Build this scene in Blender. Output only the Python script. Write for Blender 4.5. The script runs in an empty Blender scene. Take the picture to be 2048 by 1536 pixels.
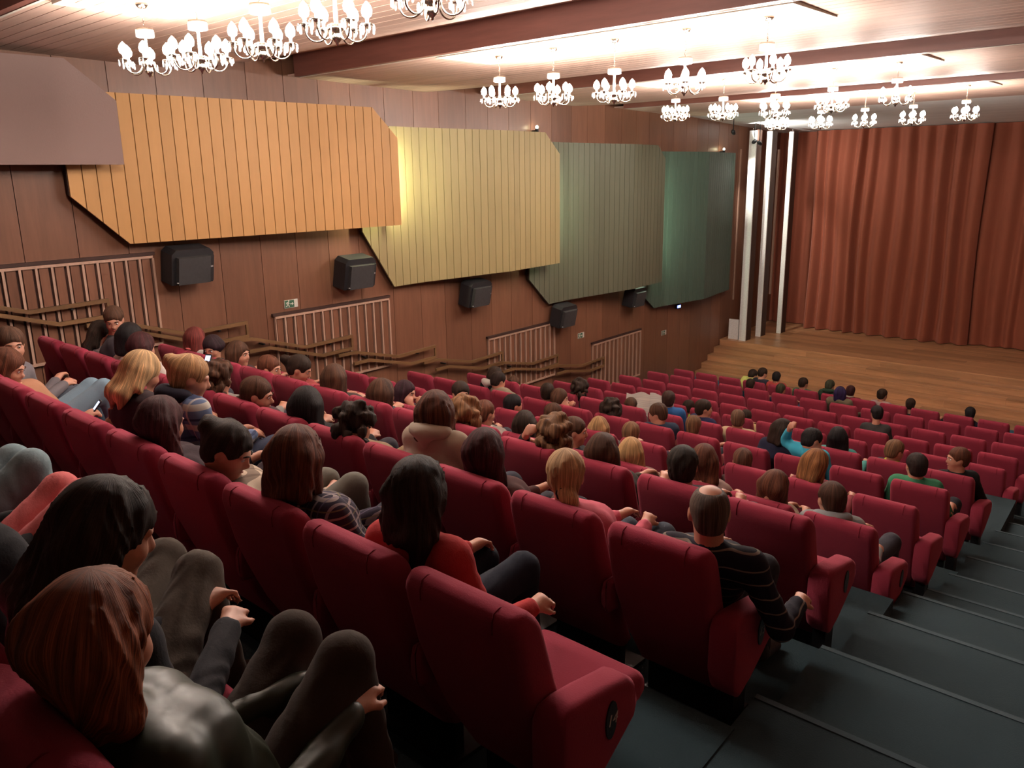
import bpy, bmesh, math, random
import numpy as np
from mathutils import Matrix, Vector

# ------------------------------------------------------------------ camera, world, light
SC = bpy.context.scene
COL = SC.collection
EYE = 5.24                                   # eye height above the flat floor in front of the stage
def make_camera():
    cd = bpy.data.cameras.new('camera'); co = bpy.data.objects.new('camera', cd); COL.objects.link(co)
    yaw, pitch, roll = math.radians(42.589), math.radians(14.332), math.radians(-0.880)
    fw = Vector((-math.sin(yaw)*math.cos(pitch), math.cos(yaw)*math.cos(pitch), -math.sin(pitch)))
    rt = Vector((math.cos(yaw), math.sin(yaw), 0)); up = rt.cross(fw)
    r2 = math.cos(roll)*rt + math.sin(roll)*up; u2 = -math.sin(roll)*rt + math.cos(roll)*up
    m = Matrix((r2, u2, -fw)).transposed().to_4x4(); m.translation = (0, 0, EYE)
    co.matrix_world = m
    cd.sensor_width = 36; cd.lens = 36*1643.74/2048; cd.clip_start = .05; cd.clip_end = 100
    SC.camera = co
make_camera()
world = bpy.data.worlds.new('world'); SC.world = world; world.use_nodes = True
world.node_tree.nodes['Background'].inputs[0].default_value = (.9, .55, .45, 1)
world.node_tree.nodes['Background'].inputs[1].default_value = .0
SC.view_settings.view_transform = 'Standard'; SC.view_settings.look = 'None'
SC.view_settings.exposure = 0.0; SC.view_settings.gamma = 1; SC.view_settings.use_curve_mapping = False
SC.cycles.max_bounces = 4; SC.cycles.diffuse_bounces = 3; SC.cycles.glossy_bounces = 2; SC.cycles.transparent_max_bounces = 6
SC.cycles.use_adaptive_sampling = True; SC.cycles.adaptive_threshold = .03; SC.cycles.sample_clamp_indirect = 6
BULB = 370.0          # emission strength of the chandelier bulbs
TUBE = 380.0           # emission strength of the wall tubes

rnd = random.Random(7)
# ------------------------------------------------------------------ rows of seats (world y of the backrest top, height below the eye)
ROWY = [.28, 1.45, 2.62, 3.80, 5.10, 6.27, 7.45, 8.73, 11.04, 12.15, 13.30, 14.45, 15.65]
ROWH = [.913, 1.177, 1.441, 1.717, 2.244, 2.496, 2.736, 3.014, 3.616, 3.79, 3.96, 4.11, 4.29]
SEATH = .95
PITCH = .56
FLOORZ = [EYE-h-SEATH for h in ROWH]
def row_right(k): return -1.831-.0655*(ROWY[k]-1.45)+.245       # centre of the aisle seat
def seat_x(k, j): return row_right(k)-PITCH*j
def xw(y): return -9.45-.065*y                                   # left wall
def xr(y): return .62-.065*y                                     # right wall
STAGE_Y = 20.13; STAGE_Z = .77; CURT_Y = 23.3

# ------------------------------------------------------------------ mesh helpers
class MB:
    def __init__(s): s.v = []; s.f = []; s.mi = []; s.sm = []
    def add(s, vs, fs, mi=0, smooth=False):
        o = len(s.v); s.v += [tuple(p) for p in vs]
        for q in fs: s.f.append([i+o for i in q]); s.mi.append(mi); s.sm.append(smooth)
        return s
    def box(s, x0, x1, y0, y1, z0, z1, mi=0):
        v = [(x, y, z) for z in (z0, z1) for y in (y0, y1) for x in (x0, x1)]
        return s.add(v, [(0,2,3,1),(4,5,7,6),(0,1,5,4),(2,6,7,3),(0,4,6,2),(1,3,7,5)], mi)
    def hexa(s, p, mi=0):          # 8 points: bottom 4 (ccw from above), top 4
        return s.add(p, [(3,2,1,0),(4,5,6,7),(0,1,5,4),(1,2,6,5),(2,3,7,6),(3,0,4,7)], mi)
    def prism(s, poly, ax, lo, hi, mi=0):   # poly in the two other axes, extruded along ax
        n = len(poly); v = []
        for t in (lo, hi):
            for a, b in poly:
                v.append({'x': (t, a, b), 'y': (a, t, b), 'z': (a, b, t)}[ax])
        fs = [tuple(range(n))[::-1], tuple(range(n, 2*n))]+[(i, (i+1) % n, (i+1) % n+n, i+n) for i in range(n)]
        return s.add(v, fs, mi)
    def tube(s, pts, r, n=8, mi=0, close=False, cap=True):
        pts = [Vector(p) for p in pts]; m = len(pts); rr = r if isinstance(r, (list, tuple)) else [r]*m
        v = []; prev = None
        for i, p in enumerate(pts):
            if close: d = (pts[(i+1) % m]-pts[i-1])
            else: d = (pts[min(i+1, m-1)]-pts[max(i-1, 0)])
            d.normalize()
            if prev is None:
                a = Vector((0,0,1)) if abs(d.z) < .9 else Vector((1,0,0)); u = d.cross(a).normalized()
            else: u = (prev-d*prev.dot(d)).normalized()
            prev = u; w = d.cross(u)
            for k in range(n):
                t = 2*math.pi*k/n; v.append(p+(u*math.cos(t)+w*math.sin(t))*rr[i])
        fs = []
        for i in range(m if close else m-1):
            for k in range(n):
                a = i*n+k; b = i*n+(k+1) % n; c = ((i+1) % m)*n+(k+1) % n; d_ = ((i+1) % m)*n+k
                fs.append((a, b, c, d_))
        if cap and not close: fs += [tuple(range(n))[::-1], tuple(range((m-1)*n, m*n))]
        return s.add(v, fs, mi, True)
    def lathe(s, prof, c=(0,0,0), n=14, mi=0):
        v = []; m = len(prof)
        for r, z in prof:
            for k in range(n):
                t = 2*math.pi*k/n; v.append((c[0]+r*math.cos(t), c[1]+r*math.sin(t), c[2]+z))
        fs = [(i*n+k, i*n+(k+1) % n, (i+1)*n+(k+1) % n, (i+1)*n+k) for i in range(m-1) for k in range(n)]
        fs += [tuple(range(n))[::-1], tuple(range((m-1)*n, m*n))]
        return s.add(v, fs, mi, True)
    def rings(s, rings, mi=0, smooth=True):  # list of closed rings of equal length, capped
        n = len(rings[0]); v = [p for r in rings for p in r]; m = len(rings)
        fs = [(i*n+k, i*n+(k+1) % n, (i+1)*n+(k+1) % n, (i+1)*n+k) for i in range(m-1) for k in range(n)]
        fs += [tuple(range(n))[::-1], tuple(range((m-1)*n, m*n))]
        return s.add(v, fs, mi, smooth)
    def mesh(s, name):
        me = bpy.data.meshes.new(name); me.from_pydata(s.v, [], s.f)
        me.polygons.foreach_set('material_index', s.mi); me.polygons.foreach_set('use_smooth', s.sm)
        me.update(); return me
    def build(s, name, mats, parent=None, loc=None):
        return link(name, s.mesh(name), mats, parent, loc)
def link(name, me, mats=None, parent=None, loc=None):
    o = bpy.data.objects.new(name, me); COL.objects.link(o)
    if mats is not None:
        for m in (mats if isinstance(mats, (list, tuple)) else [mats]): me.materials.append(m)
    if parent: o.parent = parent
    if loc is not None: o.location = loc
    return o
def empty(name, loc=(0,0,0), rz=0):
    o = bpy.data.objects.new(name, None); COL.objects.link(o); o.location = loc; o.rotation_euler = (0,0,rz); o.empty_display_size = .1
    return o
def tag(o, label=None, cat=None, group=None, kind=None):
    if label: o['label'] = label
    if cat: o['category'] = cat
    if group: o['group'] = group
    if kind: o['kind'] = kind
    return o
def shaded(o, smooth_angle=None, bevel=0, seg=2):
    if bevel:
        b = o.modifiers.new('bevel', 'BEVEL'); b.width = bevel; b.segments = seg; b.limit_method = 'ANGLE'; b.angle_limit = math.radians(40)
    return o
def copy_tree(o, parent=None):
    c = o.copy(); COL.objects.link(c)
    if parent: c.parent = parent
    for ch in list(o.children): copy_tree(ch, c)
    return c
def rrect(w, d, r, n=4, cx=0, cy=0):   # rounded rectangle ring in xy
    out = []
    for sx, sy, a0 in ((1,1,0), (-1,1,90), (-1,-1,180), (1,-1,270)):
        for i in range(n+1):
            a = math.radians(a0+90*i/n)
            out.append((cx+sx*(w/2-r)+r*math.cos(a), cy+sy*(d/2-r)+r*math.sin(a)))
    return out

# ------------------------------------------------------------------ materials
MATS = {}
def nmat(name):
    m = bpy.data.materials.new(name); m.use_nodes = True; nt = m.node_tree
    return m, nt, nt.nodes['Principled BSDF']
def node(nt, t, **kw):
    n = nt.nodes.new(t)
    for k, v in kw.items(): setattr(n, k, v)
    return n
def coords(nt, scale=(1,1,1), rot=(0,0,0), kind='Object'):
    tc = node(nt, 'ShaderNodeTexCoord'); mp = node(nt, 'ShaderNodeMapping')
    mp.inputs['Scale'].default_value = scale; mp.inputs['Rotation'].default_value = rot
    if kind == 'World':
        g = node(nt, 'ShaderNodeNewGeometry'); nt.links.new(g.outputs['Position'], mp.inputs['Vector'])
    else: nt.links.new(tc.outputs[kind], mp.inputs['Vector'])
    return mp.outputs['Vector']
def ramp(nt, fac, stops):
    r = node(nt, 'ShaderNodeValToRGB'); e = r.color_ramp.elements
    while len(e) > len(stops): e.remove(e[-1])
    while len(e) < len(stops): e.new(1)
    for q, (p, c) in zip(e, stops): q.position = p; q.color = (*c, 1)
    nt.links.new(fac, r.inputs[0]); return r.outputs[0]
def noise(nt, vec, scale=5, detail=4, rough=.5):
    n = node(nt, 'ShaderNodeTexNoise'); n.inputs['Scale'].default_value = scale; n.inputs['Detail'].default_value = detail
    n.inputs['Roughness'].default_value = rough; nt.links.new(vec, n.inputs['Vector']); return n.outputs['Fac']
def bump(nt, b, h, st=.2, dist=.01):
    n = node(nt, 'ShaderNodeBump'); n.inputs['Strength'].default_value = st; n.inputs['Distance'].default_value = dist
    nt.links.new(h, n.inputs['Height']); nt.links.new(n.outputs[0], b.inputs['Normal'])
def dim(c, k): return tuple(x*k for x in c)
def vary(nt, col, amount=.25):          # each piece a little lighter or darker (per object)
    oi = node(nt, 'ShaderNodeObjectInfo'); mr = node(nt, 'ShaderNodeMapRange')
    mr.inputs['To Min'].default_value = 1-amount; mr.inputs['To Max'].default_value = 1+amount
    nt.links.new(oi.outputs['Random'], mr.inputs['Value'])
    mx = node(nt, 'ShaderNodeVectorMath', operation='SCALE'); nt.links.new(col, mx.inputs[0]); nt.links.new(mr.outputs[0], mx.inputs['Scale'])
    return mx.outputs[0]
def wood(name, col, rough=.4, grain=(14,14,1), var=.2, contrast=.35, kind='World', spec=.4):
    if name in MATS: return MATS[name]
    m, nt, b = nmat(name); v = coords(nt, grain, kind=kind)
    n1 = noise(nt, v, 2.2, 6, .6); n2 = noise(nt, coords(nt, tuple(g*.25 for g in grain), kind=kind), 1.4, 3, .5)
    mm = node(nt, 'ShaderNodeMath', operation='MULTIPLY_ADD'); mm.inputs[1].default_value = .6; nt.links.new(n1, mm.inputs[0])
    m2 = node(nt, 'ShaderNodeMath', operation='MULTIPLY'); m2.inputs[1].default_value = .4; nt.links.new(n2, m2.inputs[0]); nt.links.new(m2.outputs[0], mm.inputs[2])
    c = ramp(nt, mm.outputs[0], [(.28, dim(col, 1-contrast)), (.5, col), (.72, dim(col, 1+contrast))])
    nt.links.new(vary(nt, c, var), b.inputs['Base Color'])
    b.inputs['Roughness'].default_value = rough; b.inputs['Specular IOR Level'].default_value = spec
    bump(nt, b, n1, .08, .004); MATS[name] = m; return m
def cloth(name, col, rough=.9, sc=90, var=.15, sheen=.3, bst=.25):
    if name in MATS: return MATS[name]
    m, nt, b = nmat(name); v = coords(nt, (1,1,1))
    n1 = noise(nt, v, sc, 3, .6); n2 = noise(nt, v, 6, 3, .5)
    mm = node(nt, 'ShaderNodeMath', operation='ADD'); nt.links.new(n1, mm.inputs[0]); nt.links.new(n2, mm.inputs[1])
    c = ramp(nt, mm.outputs[0], [(.3*2*.5+.12, dim(col, 1-var)), (.5*2*.5+.03, col), (.72, dim(col, 1+var))])
    nt.links.new(c, b.inputs['Base Color']); b.inputs['Roughness'].default_value = rough
    b.inputs['Sheen Weight'].default_value = sheen; b.inputs['Sheen Roughness'].default_value = .5
    b.inputs['Sheen Tint'].default_value = (*[min(1, x*2+.1) for x in col], 1)
    b.inputs['Specular IOR Level'].default_value = .2
    bump(nt, b, mm.outputs[0], bst, .004); MATS[name] = m; return m
def plain(name, col, rough=.5, metal=0, spec=.5, bst=.0, emit=None, es=0):
    if name in MATS: return MATS[name]
    m, nt, b = nmat(name); v = coords(nt); n1 = noise(nt, v, 30, 3)
    c = ramp(nt, n1, [(.3, dim(col, .88)), (.7, dim(col, 1.08))]); nt.links.new(c, b.inputs['Base Color'])
    b.inputs['Roughness'].default_value = rough; b.inputs['Metallic'].default_value = metal; b.inputs['Specular IOR Level'].default_value = spec
    if bst: bump(nt, b, n1, bst, .003)
    if emit: b.inputs['Emission Color'].default_value = (*emit, 1); b.inputs['Emission Strength'].default_value = es
    MATS[name] = m; return m
def glassy(name, col, rough=.08, clear=.55):
    if name in MATS: return MATS[name]
    m, nt, b = nmat(name); b.inputs['Base Color'].default_value = (*col, 1); b.inputs['Roughness'].default_value = rough
    n1 = noise(nt, coords(nt), 60, 2); r = node(nt, 'ShaderNodeMapRange'); r.inputs['To Min'].default_value = rough; r.inputs['To Max'].default_value = rough+.1
    nt.links.new(n1, r.inputs['Value']); nt.links.new(r.outputs[0], b.inputs['Roughness']); b.inputs['Specular IOR Level'].default_value = .9
    t = node(nt, 'ShaderNodeBsdfTransparent'); mx = node(nt, 'ShaderNodeMixShader'); mx.inputs[0].default_value = clear
    out = nt.nodes['Material Output']; nt.links.new(b.outputs[0], mx.inputs[1]); nt.links.new(t.outputs[0], mx.inputs[2]); nt.links.new(mx.outputs[0], out.inputs[0])
    MATS[name] = m; return m
WALLW = wood('wall_veneer', (.168, .074, .043), .38, (9, 9, .8), .16, .22)
WALLD = wood('dark_groove_wood', (.035, .012, .008), .7, (9, 9, .8), .05, .2)
BEAMW = wood('beam_veneer', (.165, .060, .045), .45, (.8, 9, 9), .1, .25)
CEILW = wood('ceiling_board', (.60, .41, .33), .55, (.7, 12, 12), .07, .15)
STAGEW = wood('stage_board', (.42, .215, .105), .35, (.8, 14, 8), .22, .3)
RED = cloth('red_plush', (.205, .022, .042), .95, 160, .18, .55)
REDD = cloth('red_plush_dark', (.19, .010, .022), .95, 160, .18, .4)
CARPET = cloth('blue_carpet', (.018, .034, .041), .97, 140, .35, .15, .5)
CARPETB = cloth('blue_carpet_front', (.022, .085, .13), .97, 140, .2, .15, .5)
BLACKM = plain('black_metal', (.012, .012, .014), .45, .3)
BLACKP = plain('speaker_plastic', (.014, .013, .015), .55)
GRILLE = plain('speaker_grille', (.035, .033, .034), .7, .1, bst=.6)
WHITEP = plain('white_paint', (.72, .70, .66), .5)
RAILM = wood('rail_wood', (.16, .085, .038), .4, (10, 1, 10), .1, .25)
BARW = wood('bar_wood', (.42, .26, .19), .45, (12, 12, 1), .1, .2)
GOLD = plain('pale_brass', (.62, .55, .45), .22, 1.0)
CRYST = glassy('crystal_glass', (.95, .95, .95), .05, .45)
BULBM = plain('lit_bulb', (1, 1, 1), .4, emit=(1.0, .89, .80), es=BULB)
PLATE = plain('number_plate_black', (.012, .012, .013), .4)
DIGIT = plain('digit_grey', (.42, .39, .37), .5)

# ------------------------------------------------------------------ the room shell
CEIL = EYE+1.31
FL = tag(MB().box(-14, 3, -4.2, 24.6, -.30, -.14).build('floor', CARPETB), 'blue carpet on the stepped floor and aisle stairs', kind='structure')
edges = [y+.02 for y in ROWY]
def terrace(y0, y1, z, x0, x1, name='terrace', m=CARPET):
    sl = -.065
    p = [(x0+sl*y0, y0, -.14), (x1+sl*y0, y0, -.14), (x1+sl*y1, y1, -.14), (x0+sl*y1, y1, -.14)]
    q = [(a, b, z) for a, b, _ in p]
    return MB().hexa(p+q).build(name, m, FL)
NOSE = cloth('carpet_nosing', (.045, .070, .082), .97, 140, .2, .2, .4)
back = FLOORZ[0]+.264
def ends(k): return seat_x(k, 12)-.36+.065*ROWY[k], row_right(k)+.40+.065*ROWY[k]      # terrace under a row, without the aisles
terrace(-4.2, edges[0], back, -9.45, .62)
for k in range(12):
    a, b = ends(k); terrace(edges[k], edges[k+1], FLOORZ[k], a, b)
terrace(edges[12], 18.75, 0, -9.45, .62, 'terrace', CARPETB)
LP = [(-.6, back)]+[(ROWY[k]+1.0, FLOORZ[k]) for k in range(13)]
def aisle_z(y):
    if y >= 15.9: return 0.0
    for (a, za), (b, zb_) in zip(LP, LP[1:]):
        if a <= y <= b: return za+(zb_-za)*(y-a)/(b-a)
    return LP[0][1] if y < LP[0][0] else 0.0
ya = edges[0]; ends_y = [.35+.85*i for i in range(19)]
for ye in ends_y:
    if ye <= ya: continue
    ye = min(ye, edges[12]); z = max(aisle_z(ye-.42), .02)
    kk = min(range(13), key=lambda q: abs(ROWY[q]+.5-ye)); l, r_ = ends(kk)
    for x0, x1 in ((r_-.02, .62), (-9.45, l+.02)):
        terrace(ya, ye, z, x0, x1, 'step'); t = terrace(ye-.025, ye+.006, z+.004, x0+.002, x1-.002, 'nosing', NOSE)
    ya = ye
    if ye >= edges[12]: break

# ceiling: sloping boarded bays, each ending at an upright wooden fascia beam
def E_(z): return EYE+z
BEAMS = [(-1.65, 1.70, 1.25), (2.40, 1.61, 1.25), (6.44, 1.515, 1.25), (10.45, 1.408, 1.25), (14.5, 1.34, 1.25)]   # y, top, bottom
PROF = [(-4.3, 1.72)]
for i, (yb_, zt, zb_) in enumerate(BEAMS):
    PROF += [(yb_-.04, zt), (yb_+.04, 1.285), (yb_+2.6, 1.245)]
PROF += [(17.9, 1.25), (23.45, 1.04), (24.5, 1.03)]
def cz(y):
    for (a, za), (b, zb_) in zip(PROF, PROF[1:]):
        if a <= y <= b: return E_(za+(zb_-za)*(y-a)/(b-a))
    return E_(PROF[-1][1])
CE = tag(MB().box(-13.5, 3, -4.3, 24.6, E_(1.78), E_(1.92)).build('ceiling', BEAMW), 'pale boarded ceiling crossed by dark wooden beams', kind='structure')
SOFT = wood('soffit_board', (.80, .80, .77), .6, (.7, 12, 12), .05, .08)
STRIP = plain('trim_strip', (.66, .60, .52), .5)
for i, (y0, zt, zb_) in enumerate(BEAMS):
    MB().hexa([(xw(y0)+.28, y0-.04, E_(zb_)), (xr(y0), y0-.04, E_(zb_)), (xr(y0), y0+.03, E_(zb_)), (xw(y0)+.28, y0+.03, E_(zb_)),
               (xw(y0)+.28, y0-.04, E_(1.78)), (xr(y0), y0-.04, E_(1.78)), (xr(y0), y0+.03, E_(1.78)), (xw(y0)+.28, y0+.03, E_(1.78))]).build('beam', BEAMW, CE)
    MB().box(xw(y0)+.28, xr(y0), y0+.03, y0+.055, E_(zb_)-.004, E_(zb_)+.03).build('trim_strip', STRIP, CE)
    c = -4.63-.065*(y0+.6)                       # pale frame round the chandelier hooks
    for (xa, xb, ya, yb2) in ((c-2.05, c+2.05, y0+.16, y0+.18), (c-2.05, c+2.05, y0+1.02, y0+1.04), (c-2.05, c-2.03, y0+.18, y0+1.02), (c+2.03, c+2.05, y0+.18, y0+1.02)):
        MB().box(xa, xb, ya, yb2, cz(y0+.6)-.022, cz(y0+.6)+.02).build('light_frame', STRIP, CE)
spans = [(-4.3, BEAMS[0][0]-.04)]+[(BEAMS[i][0]+.04, BEAMS[i+1][0]-.04) for i in range(4)]+[(14.54, 17.9), (17.9, 24.4)]
for ya, yb2 in spans:
    n = max(1, round((yb2-ya)/.135)); w = (yb2-ya)/n; soft = ya > 17
    for j in range(n):
        a = ya+j*w+.004; b = a+w-.008
        l0, l1, r0, r1 = (-13.4, -13.4, 2.7, 2.7) if soft and a > 20.2 else (xw(a)-.1, xw(b)-.1, xr(a)+.05, xr(b)+.05)
        MB().hexa([(l0, a, cz(a)), (r0, a, cz(a)), (r1, b, cz(b)), (l1, b, cz(b)),
                   (l0, a, cz(a)+.02), (r0, a, cz(a)+.02), (r1, b, cz(b)+.02), (l1, b, cz(b)+.02)]).build('plank', SOFT if soft else CEILW, CE)

# left wall: veneer boards on a dark backing
def wq(y0, y1, z0, z1, d0, d1):     # box lying on the left wall, d = distance in front of it
    return [(xw(y0)+d0, y0, z0), (xw(y0)+d1, y0, z0), (xw(y1)+d1, y1, z0), (xw(y1)+d0, y1, z0),
            (xw(y0)+d0, y0, z1), (xw(y0)+d1, y0, z1), (xw(y1)+d1, y1, z1), (xw(y1)+d0, y1, z1)]
WL = tag(MB().hexa(wq(-4.2, 24.3, -.14, CEIL+.35, -.25, -.03)).build('wall_left', WALLD), 'brown wood veneer side wall behind the coloured panels', kind='structure')
y = -4.2; k = 0
while y < 24.2:
    w = min(rnd.choice((.56, .6, .64)), 24.3-y)
    MB().hexa(wq(y+.004, y+w-.004, -.1, CEIL+.3, -.03, 0)).build('board', WALLW, WL); y += w
def plain_wall(name, p, label):
    return tag(MB().hexa(p).build(name, WALLW), label, kind='structure')
plain_wall('wall_right', [(xr(-4.2), -4.2, -.14), (xr(-4.2)+.2, -4.2, -.14), (xr(20.2)+.2, 20.2, -.14), (xr(20.2), 20.2, -.14), (xr(-4.2), -4.2, CEIL+.4), (xr(-4.2)+.2, -4.2, CEIL+.4), (xr(20.2)+.2, 20.2, CEIL+.4), (xr(20.2), 20.2, CEIL+.4)], 'brown wood wall along the right-hand aisle')
MBb = MB().box(-9.6, 1.2, -4.4, -4.2, -.14, CEIL+.4); tag(MBb.build('wall_back', WALLW), 'brown wood wall behind the last row', kind='structure')
DARKW = plain('stage_dark', (.045, .022, .016), .8)
tag(MB().box(-13.5, 3, 24.4, 24.6, 0, EYE+1.1).build('wall_front', DARKW), 'dark wall behind the stage curtain', kind='structure')
tag(MB().box(2.6, 2.8, 20.0, 24.4, 0, EYE+1.1).build('wall_stage_right', DARKW), 'dark wall at the right side of the stage', kind='structure')

# ------------------------------------------------------------------ stage with five steps
ST = tag(MB().box(-13.3, 2.6, STAGE_Y+.02, 24.4, -.14, STAGE_Z-.03).build('stage', STAGEW), 'wooden stage floor in front of the red curtain', kind='structure')
nst = 5; y0s = 18.72; dy = (STAGE_Y-y0s)/(nst-1)
for i in range(nst-1):
    z = STAGE_Z*(i+1)/nst; ya = y0s+dy*i; yb = STAGE_Y+.02
    s = MB().box(xw(19)-.05, 2.4, ya+.02, yb, -.14, z-.03).build('step', STAGEW, ST)
    x = xw(19)-.05
    while x < 2.4:                                # each tread is laid from boards
        L = rnd.uniform(1.6, 2.6); xe = min(x+L, 2.4)
        for c in range(2):
            a = ya+dy*c/2+.003; b = ya+dy*(c+1)/2
            MB().box(x+.003, xe, a, b, z-.03, z+rnd.uniform(0, .003)).build('plank', STAGEW, ST)
        MB().box(x+.003, xe, ya+.012, ya+.022, z-STAGE_Z/nst+.002, z-.03).build('riser_board', STAGEW, ST)
        x = xe
yb = STAGE_Y; j = 0
while yb < 24.3:
    x = -13.3-rnd.uniform(0, 1.5)
    while x < 2.6:
        xe = min(x+rnd.uniform(2.2, 3.6), 2.6)
        MB().box(max(x, -13.3)+.003, xe, yb+.002, yb+.238, STAGE_Z-.03, STAGE_Z+rnd.uniform(0, .002)).build('plank', STAGEW, ST); x = xe
    yb += .24
x = xw(19)-.05
while x < 2.4:
    xe = min(x+rnd.uniform(1.8, 2.8), 2.4); MB().box(x+.003, xe, STAGE_Y-.01, STAGE_Y+.02, STAGE_Z*(nst-1)/nst, STAGE_Z-.03).build('riser_board', STAGEW, ST); x = xe

# ------------------------------------------------------------------ curtains
VELV = cloth('curtain_velvet', (.20, .055, .030), .8, 60, .15, .6, .15)
def curtain(name, x0, x1, yc, label, seed, amp):
    r = random.Random(seed); xs = []; x = x0
    while x < x1: w = r.uniform(.26, .52); xs.append((x, w, r.uniform(.6, 1.1))); x += w
    mb = MB(); prof = []
    for (x, w, a) in xs:
        for i in range(10):
            t = i/10; prof.append((x+w*t, -a*amp*(.5-.5*math.cos(2*math.pi*t))**.8))
    rows = []; nz = 14
    for side in (0, 1):
        for iz in range(nz+1):
            z = STAGE_Z+.02+(EYE+1.04-STAGE_Z-.03)*iz/nz; t = iz/nz; k = (.55+.45*(1-t)**.7)
            rows.append([(px+.03*math.sin(px*2.1+z), yc+py*k+side*.02+.015*math.sin(z*1.3+px*3), z) for px, py in prof])
    n = len(prof); vs = [p for r_ in rows for p in r_]; fs = []
    def idx(s, i, j): return (s*(nz+1)+i)*n+j
    for s in (0, 1):
        for i in range(nz):
            for j in range(n-1):
                q = (idx(s,i,j), idx(s,i,j+1), idx(s,i+1,j+1), idx(s,i+1,j)); fs.append(q if s == 0 else q[::-1])
    for i in range(nz):
        fs.append((idx(0,i,0), idx(0,i+1,0), idx(1,i+1,0), idx(1,i,0))); fs.append((idx(0,i,n-1), idx(1,i,n-1), idx(1,i+1,n-1), idx(0,i+1,n-1)))
    mb.add(vs, fs, 0, True)
    return tag(mb.build(name, VELV), label, 'curtain', 'stage curtains')
curtain('stage_curtain', -9.75, -5.72, CURT_Y, 'rust red stage curtain hanging in deep folds left of the centre slit', 3, .36)
curtain('stage_curtain', -6.0, 2.5, CURT_Y+.22, 'rust red stage curtain stretched nearly flat right of the centre slit', 5, .16)
curtain('stage_curtain', -11.3, -9.6, CURT_Y+.35, 'dark narrow strip of red curtain at the left stage wing', 9, .12)

# ------------------------------------------------------------------ stage wings: white edged boards
WINGD = wood('wing_board', (.040, .020, .013), .6, (9, 9, .8), .1, .25)
WGRP = 'white edged wing boards'
for x0, x1, yy, lab in ((-10.28, -10.09, 20.3, 'leftmost tall white edged wing board at the stage front corner'),
                        (-10.19, -10.05, 21.1, 'middle tall white edged wing board at the left of the stage'),
                        (-9.95, -9.83, 21.9, 'rightmost tall white edged wing board nearest the curtain')):
    r = tag(empty('wing_board', (x0, yy, STAGE_Z)), lab, 'stage wing', WGRP); H = EYE+1.0-STAGE_Z
    MB().box(0, x1-x0, 0, .04, 0, H-.02).build('edge_board', WHITEP, r)
    MB().box(.01, x1-x0-.01, .04, .34, 0, H).build('side_board', WINGD, r)
    MB().box(-.55, -.50, .55, .60, 1.0, H-.45).build('inner_strip', BARW, r)
    MB().box(.04, .05, .1, .11, H-.02, EYE+1.04-STAGE_Z).build('hanger', WHITEP, r)
tag(MB().box(-10.62, -10.33, 20.36, 20.40, STAGE_Z, STAGE_Z+.55).build('white_board', WHITEP), 'small white board leaning behind the leftmost wing board', 'board')
def lamp_can(loc, aim, lab, up):
    r = tag(empty('stage_lamp', loc), lab, 'lamp', 'small black lamps at the stage corner')
    q = (Vector(aim)-Vector(loc)).to_track_quat('-Z', 'Y').to_matrix()
    def tr(mb): mb.v = [tuple(q @ Vector(v)) for v in mb.v]; return mb
    tr(MB().lathe([(.0, -.05), (.045, -.06), (.05, .02), (.03, .06), (.0, .07)])).build('housing', BLACKM, r)
    tr(MB().lathe([(.0, -.064), (.036, -.064), (.036, -.059), (0, -.059)])).build('lens', plain('lamp_lens', (1, 1, 1), .3, emit=(1, .95, .9), es=30), r)
    MB().tube([(0, 0, .04), (0, 0, up)], .010).build('hanger', BLACKM, r)
    d = (Vector(aim)-Vector(loc)).normalized(); return Vector(loc)+d*.09
def spot(name, loc, target, power, angle, color, radius=.04, blend=.6):
    l = bpy.data.lights.new(name, 'SPOT'); l.energy = power; l.spot_size = math.radians(angle); l.color = color; l.shadow_soft_size = radius; l.spot_blend = blend
    ob = bpy.data.objects.new(name, l); COL.objects.link(ob); ob.location = loc
    ob.rotation_euler = (Vector(target)-Vector(loc)).to_track_quat('-Z', 'Y').to_euler(); return ob
for loc, aim, pw, ang, colr, bl, lab in (
        ((-10.0, 18.9, EYE+.90), (-10.1, 21.2, 4.2), 460, 40, (1, .95, .88), .6, 'black lamp above the stage steps aimed at the white wing boards'),
        ((-9.85, 20.0, EYE+.66), (-9.2, 23.3, 3.9), 200, 90, (1, .88, .76), 1.0, 'added black lamp at the stage corner brightening the curtain'),  # extra spot added to brighten the left curtain folds, with an invented can
        ((-10.05, 20.12, EYE+.70), (-9.7, 20.7, EYE+1.15), 260, 150, (1, .97, .92), .8, 'added black lamp at the stage corner brightening the soffit above')):  # uplight added to whiten the soffit; its can is put in to carry it
    p = lamp_can(loc, aim, lab, cz(loc[1])-loc[2]); spot('stage_light', p, aim, pw, ang, colr, .04, bl)

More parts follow.
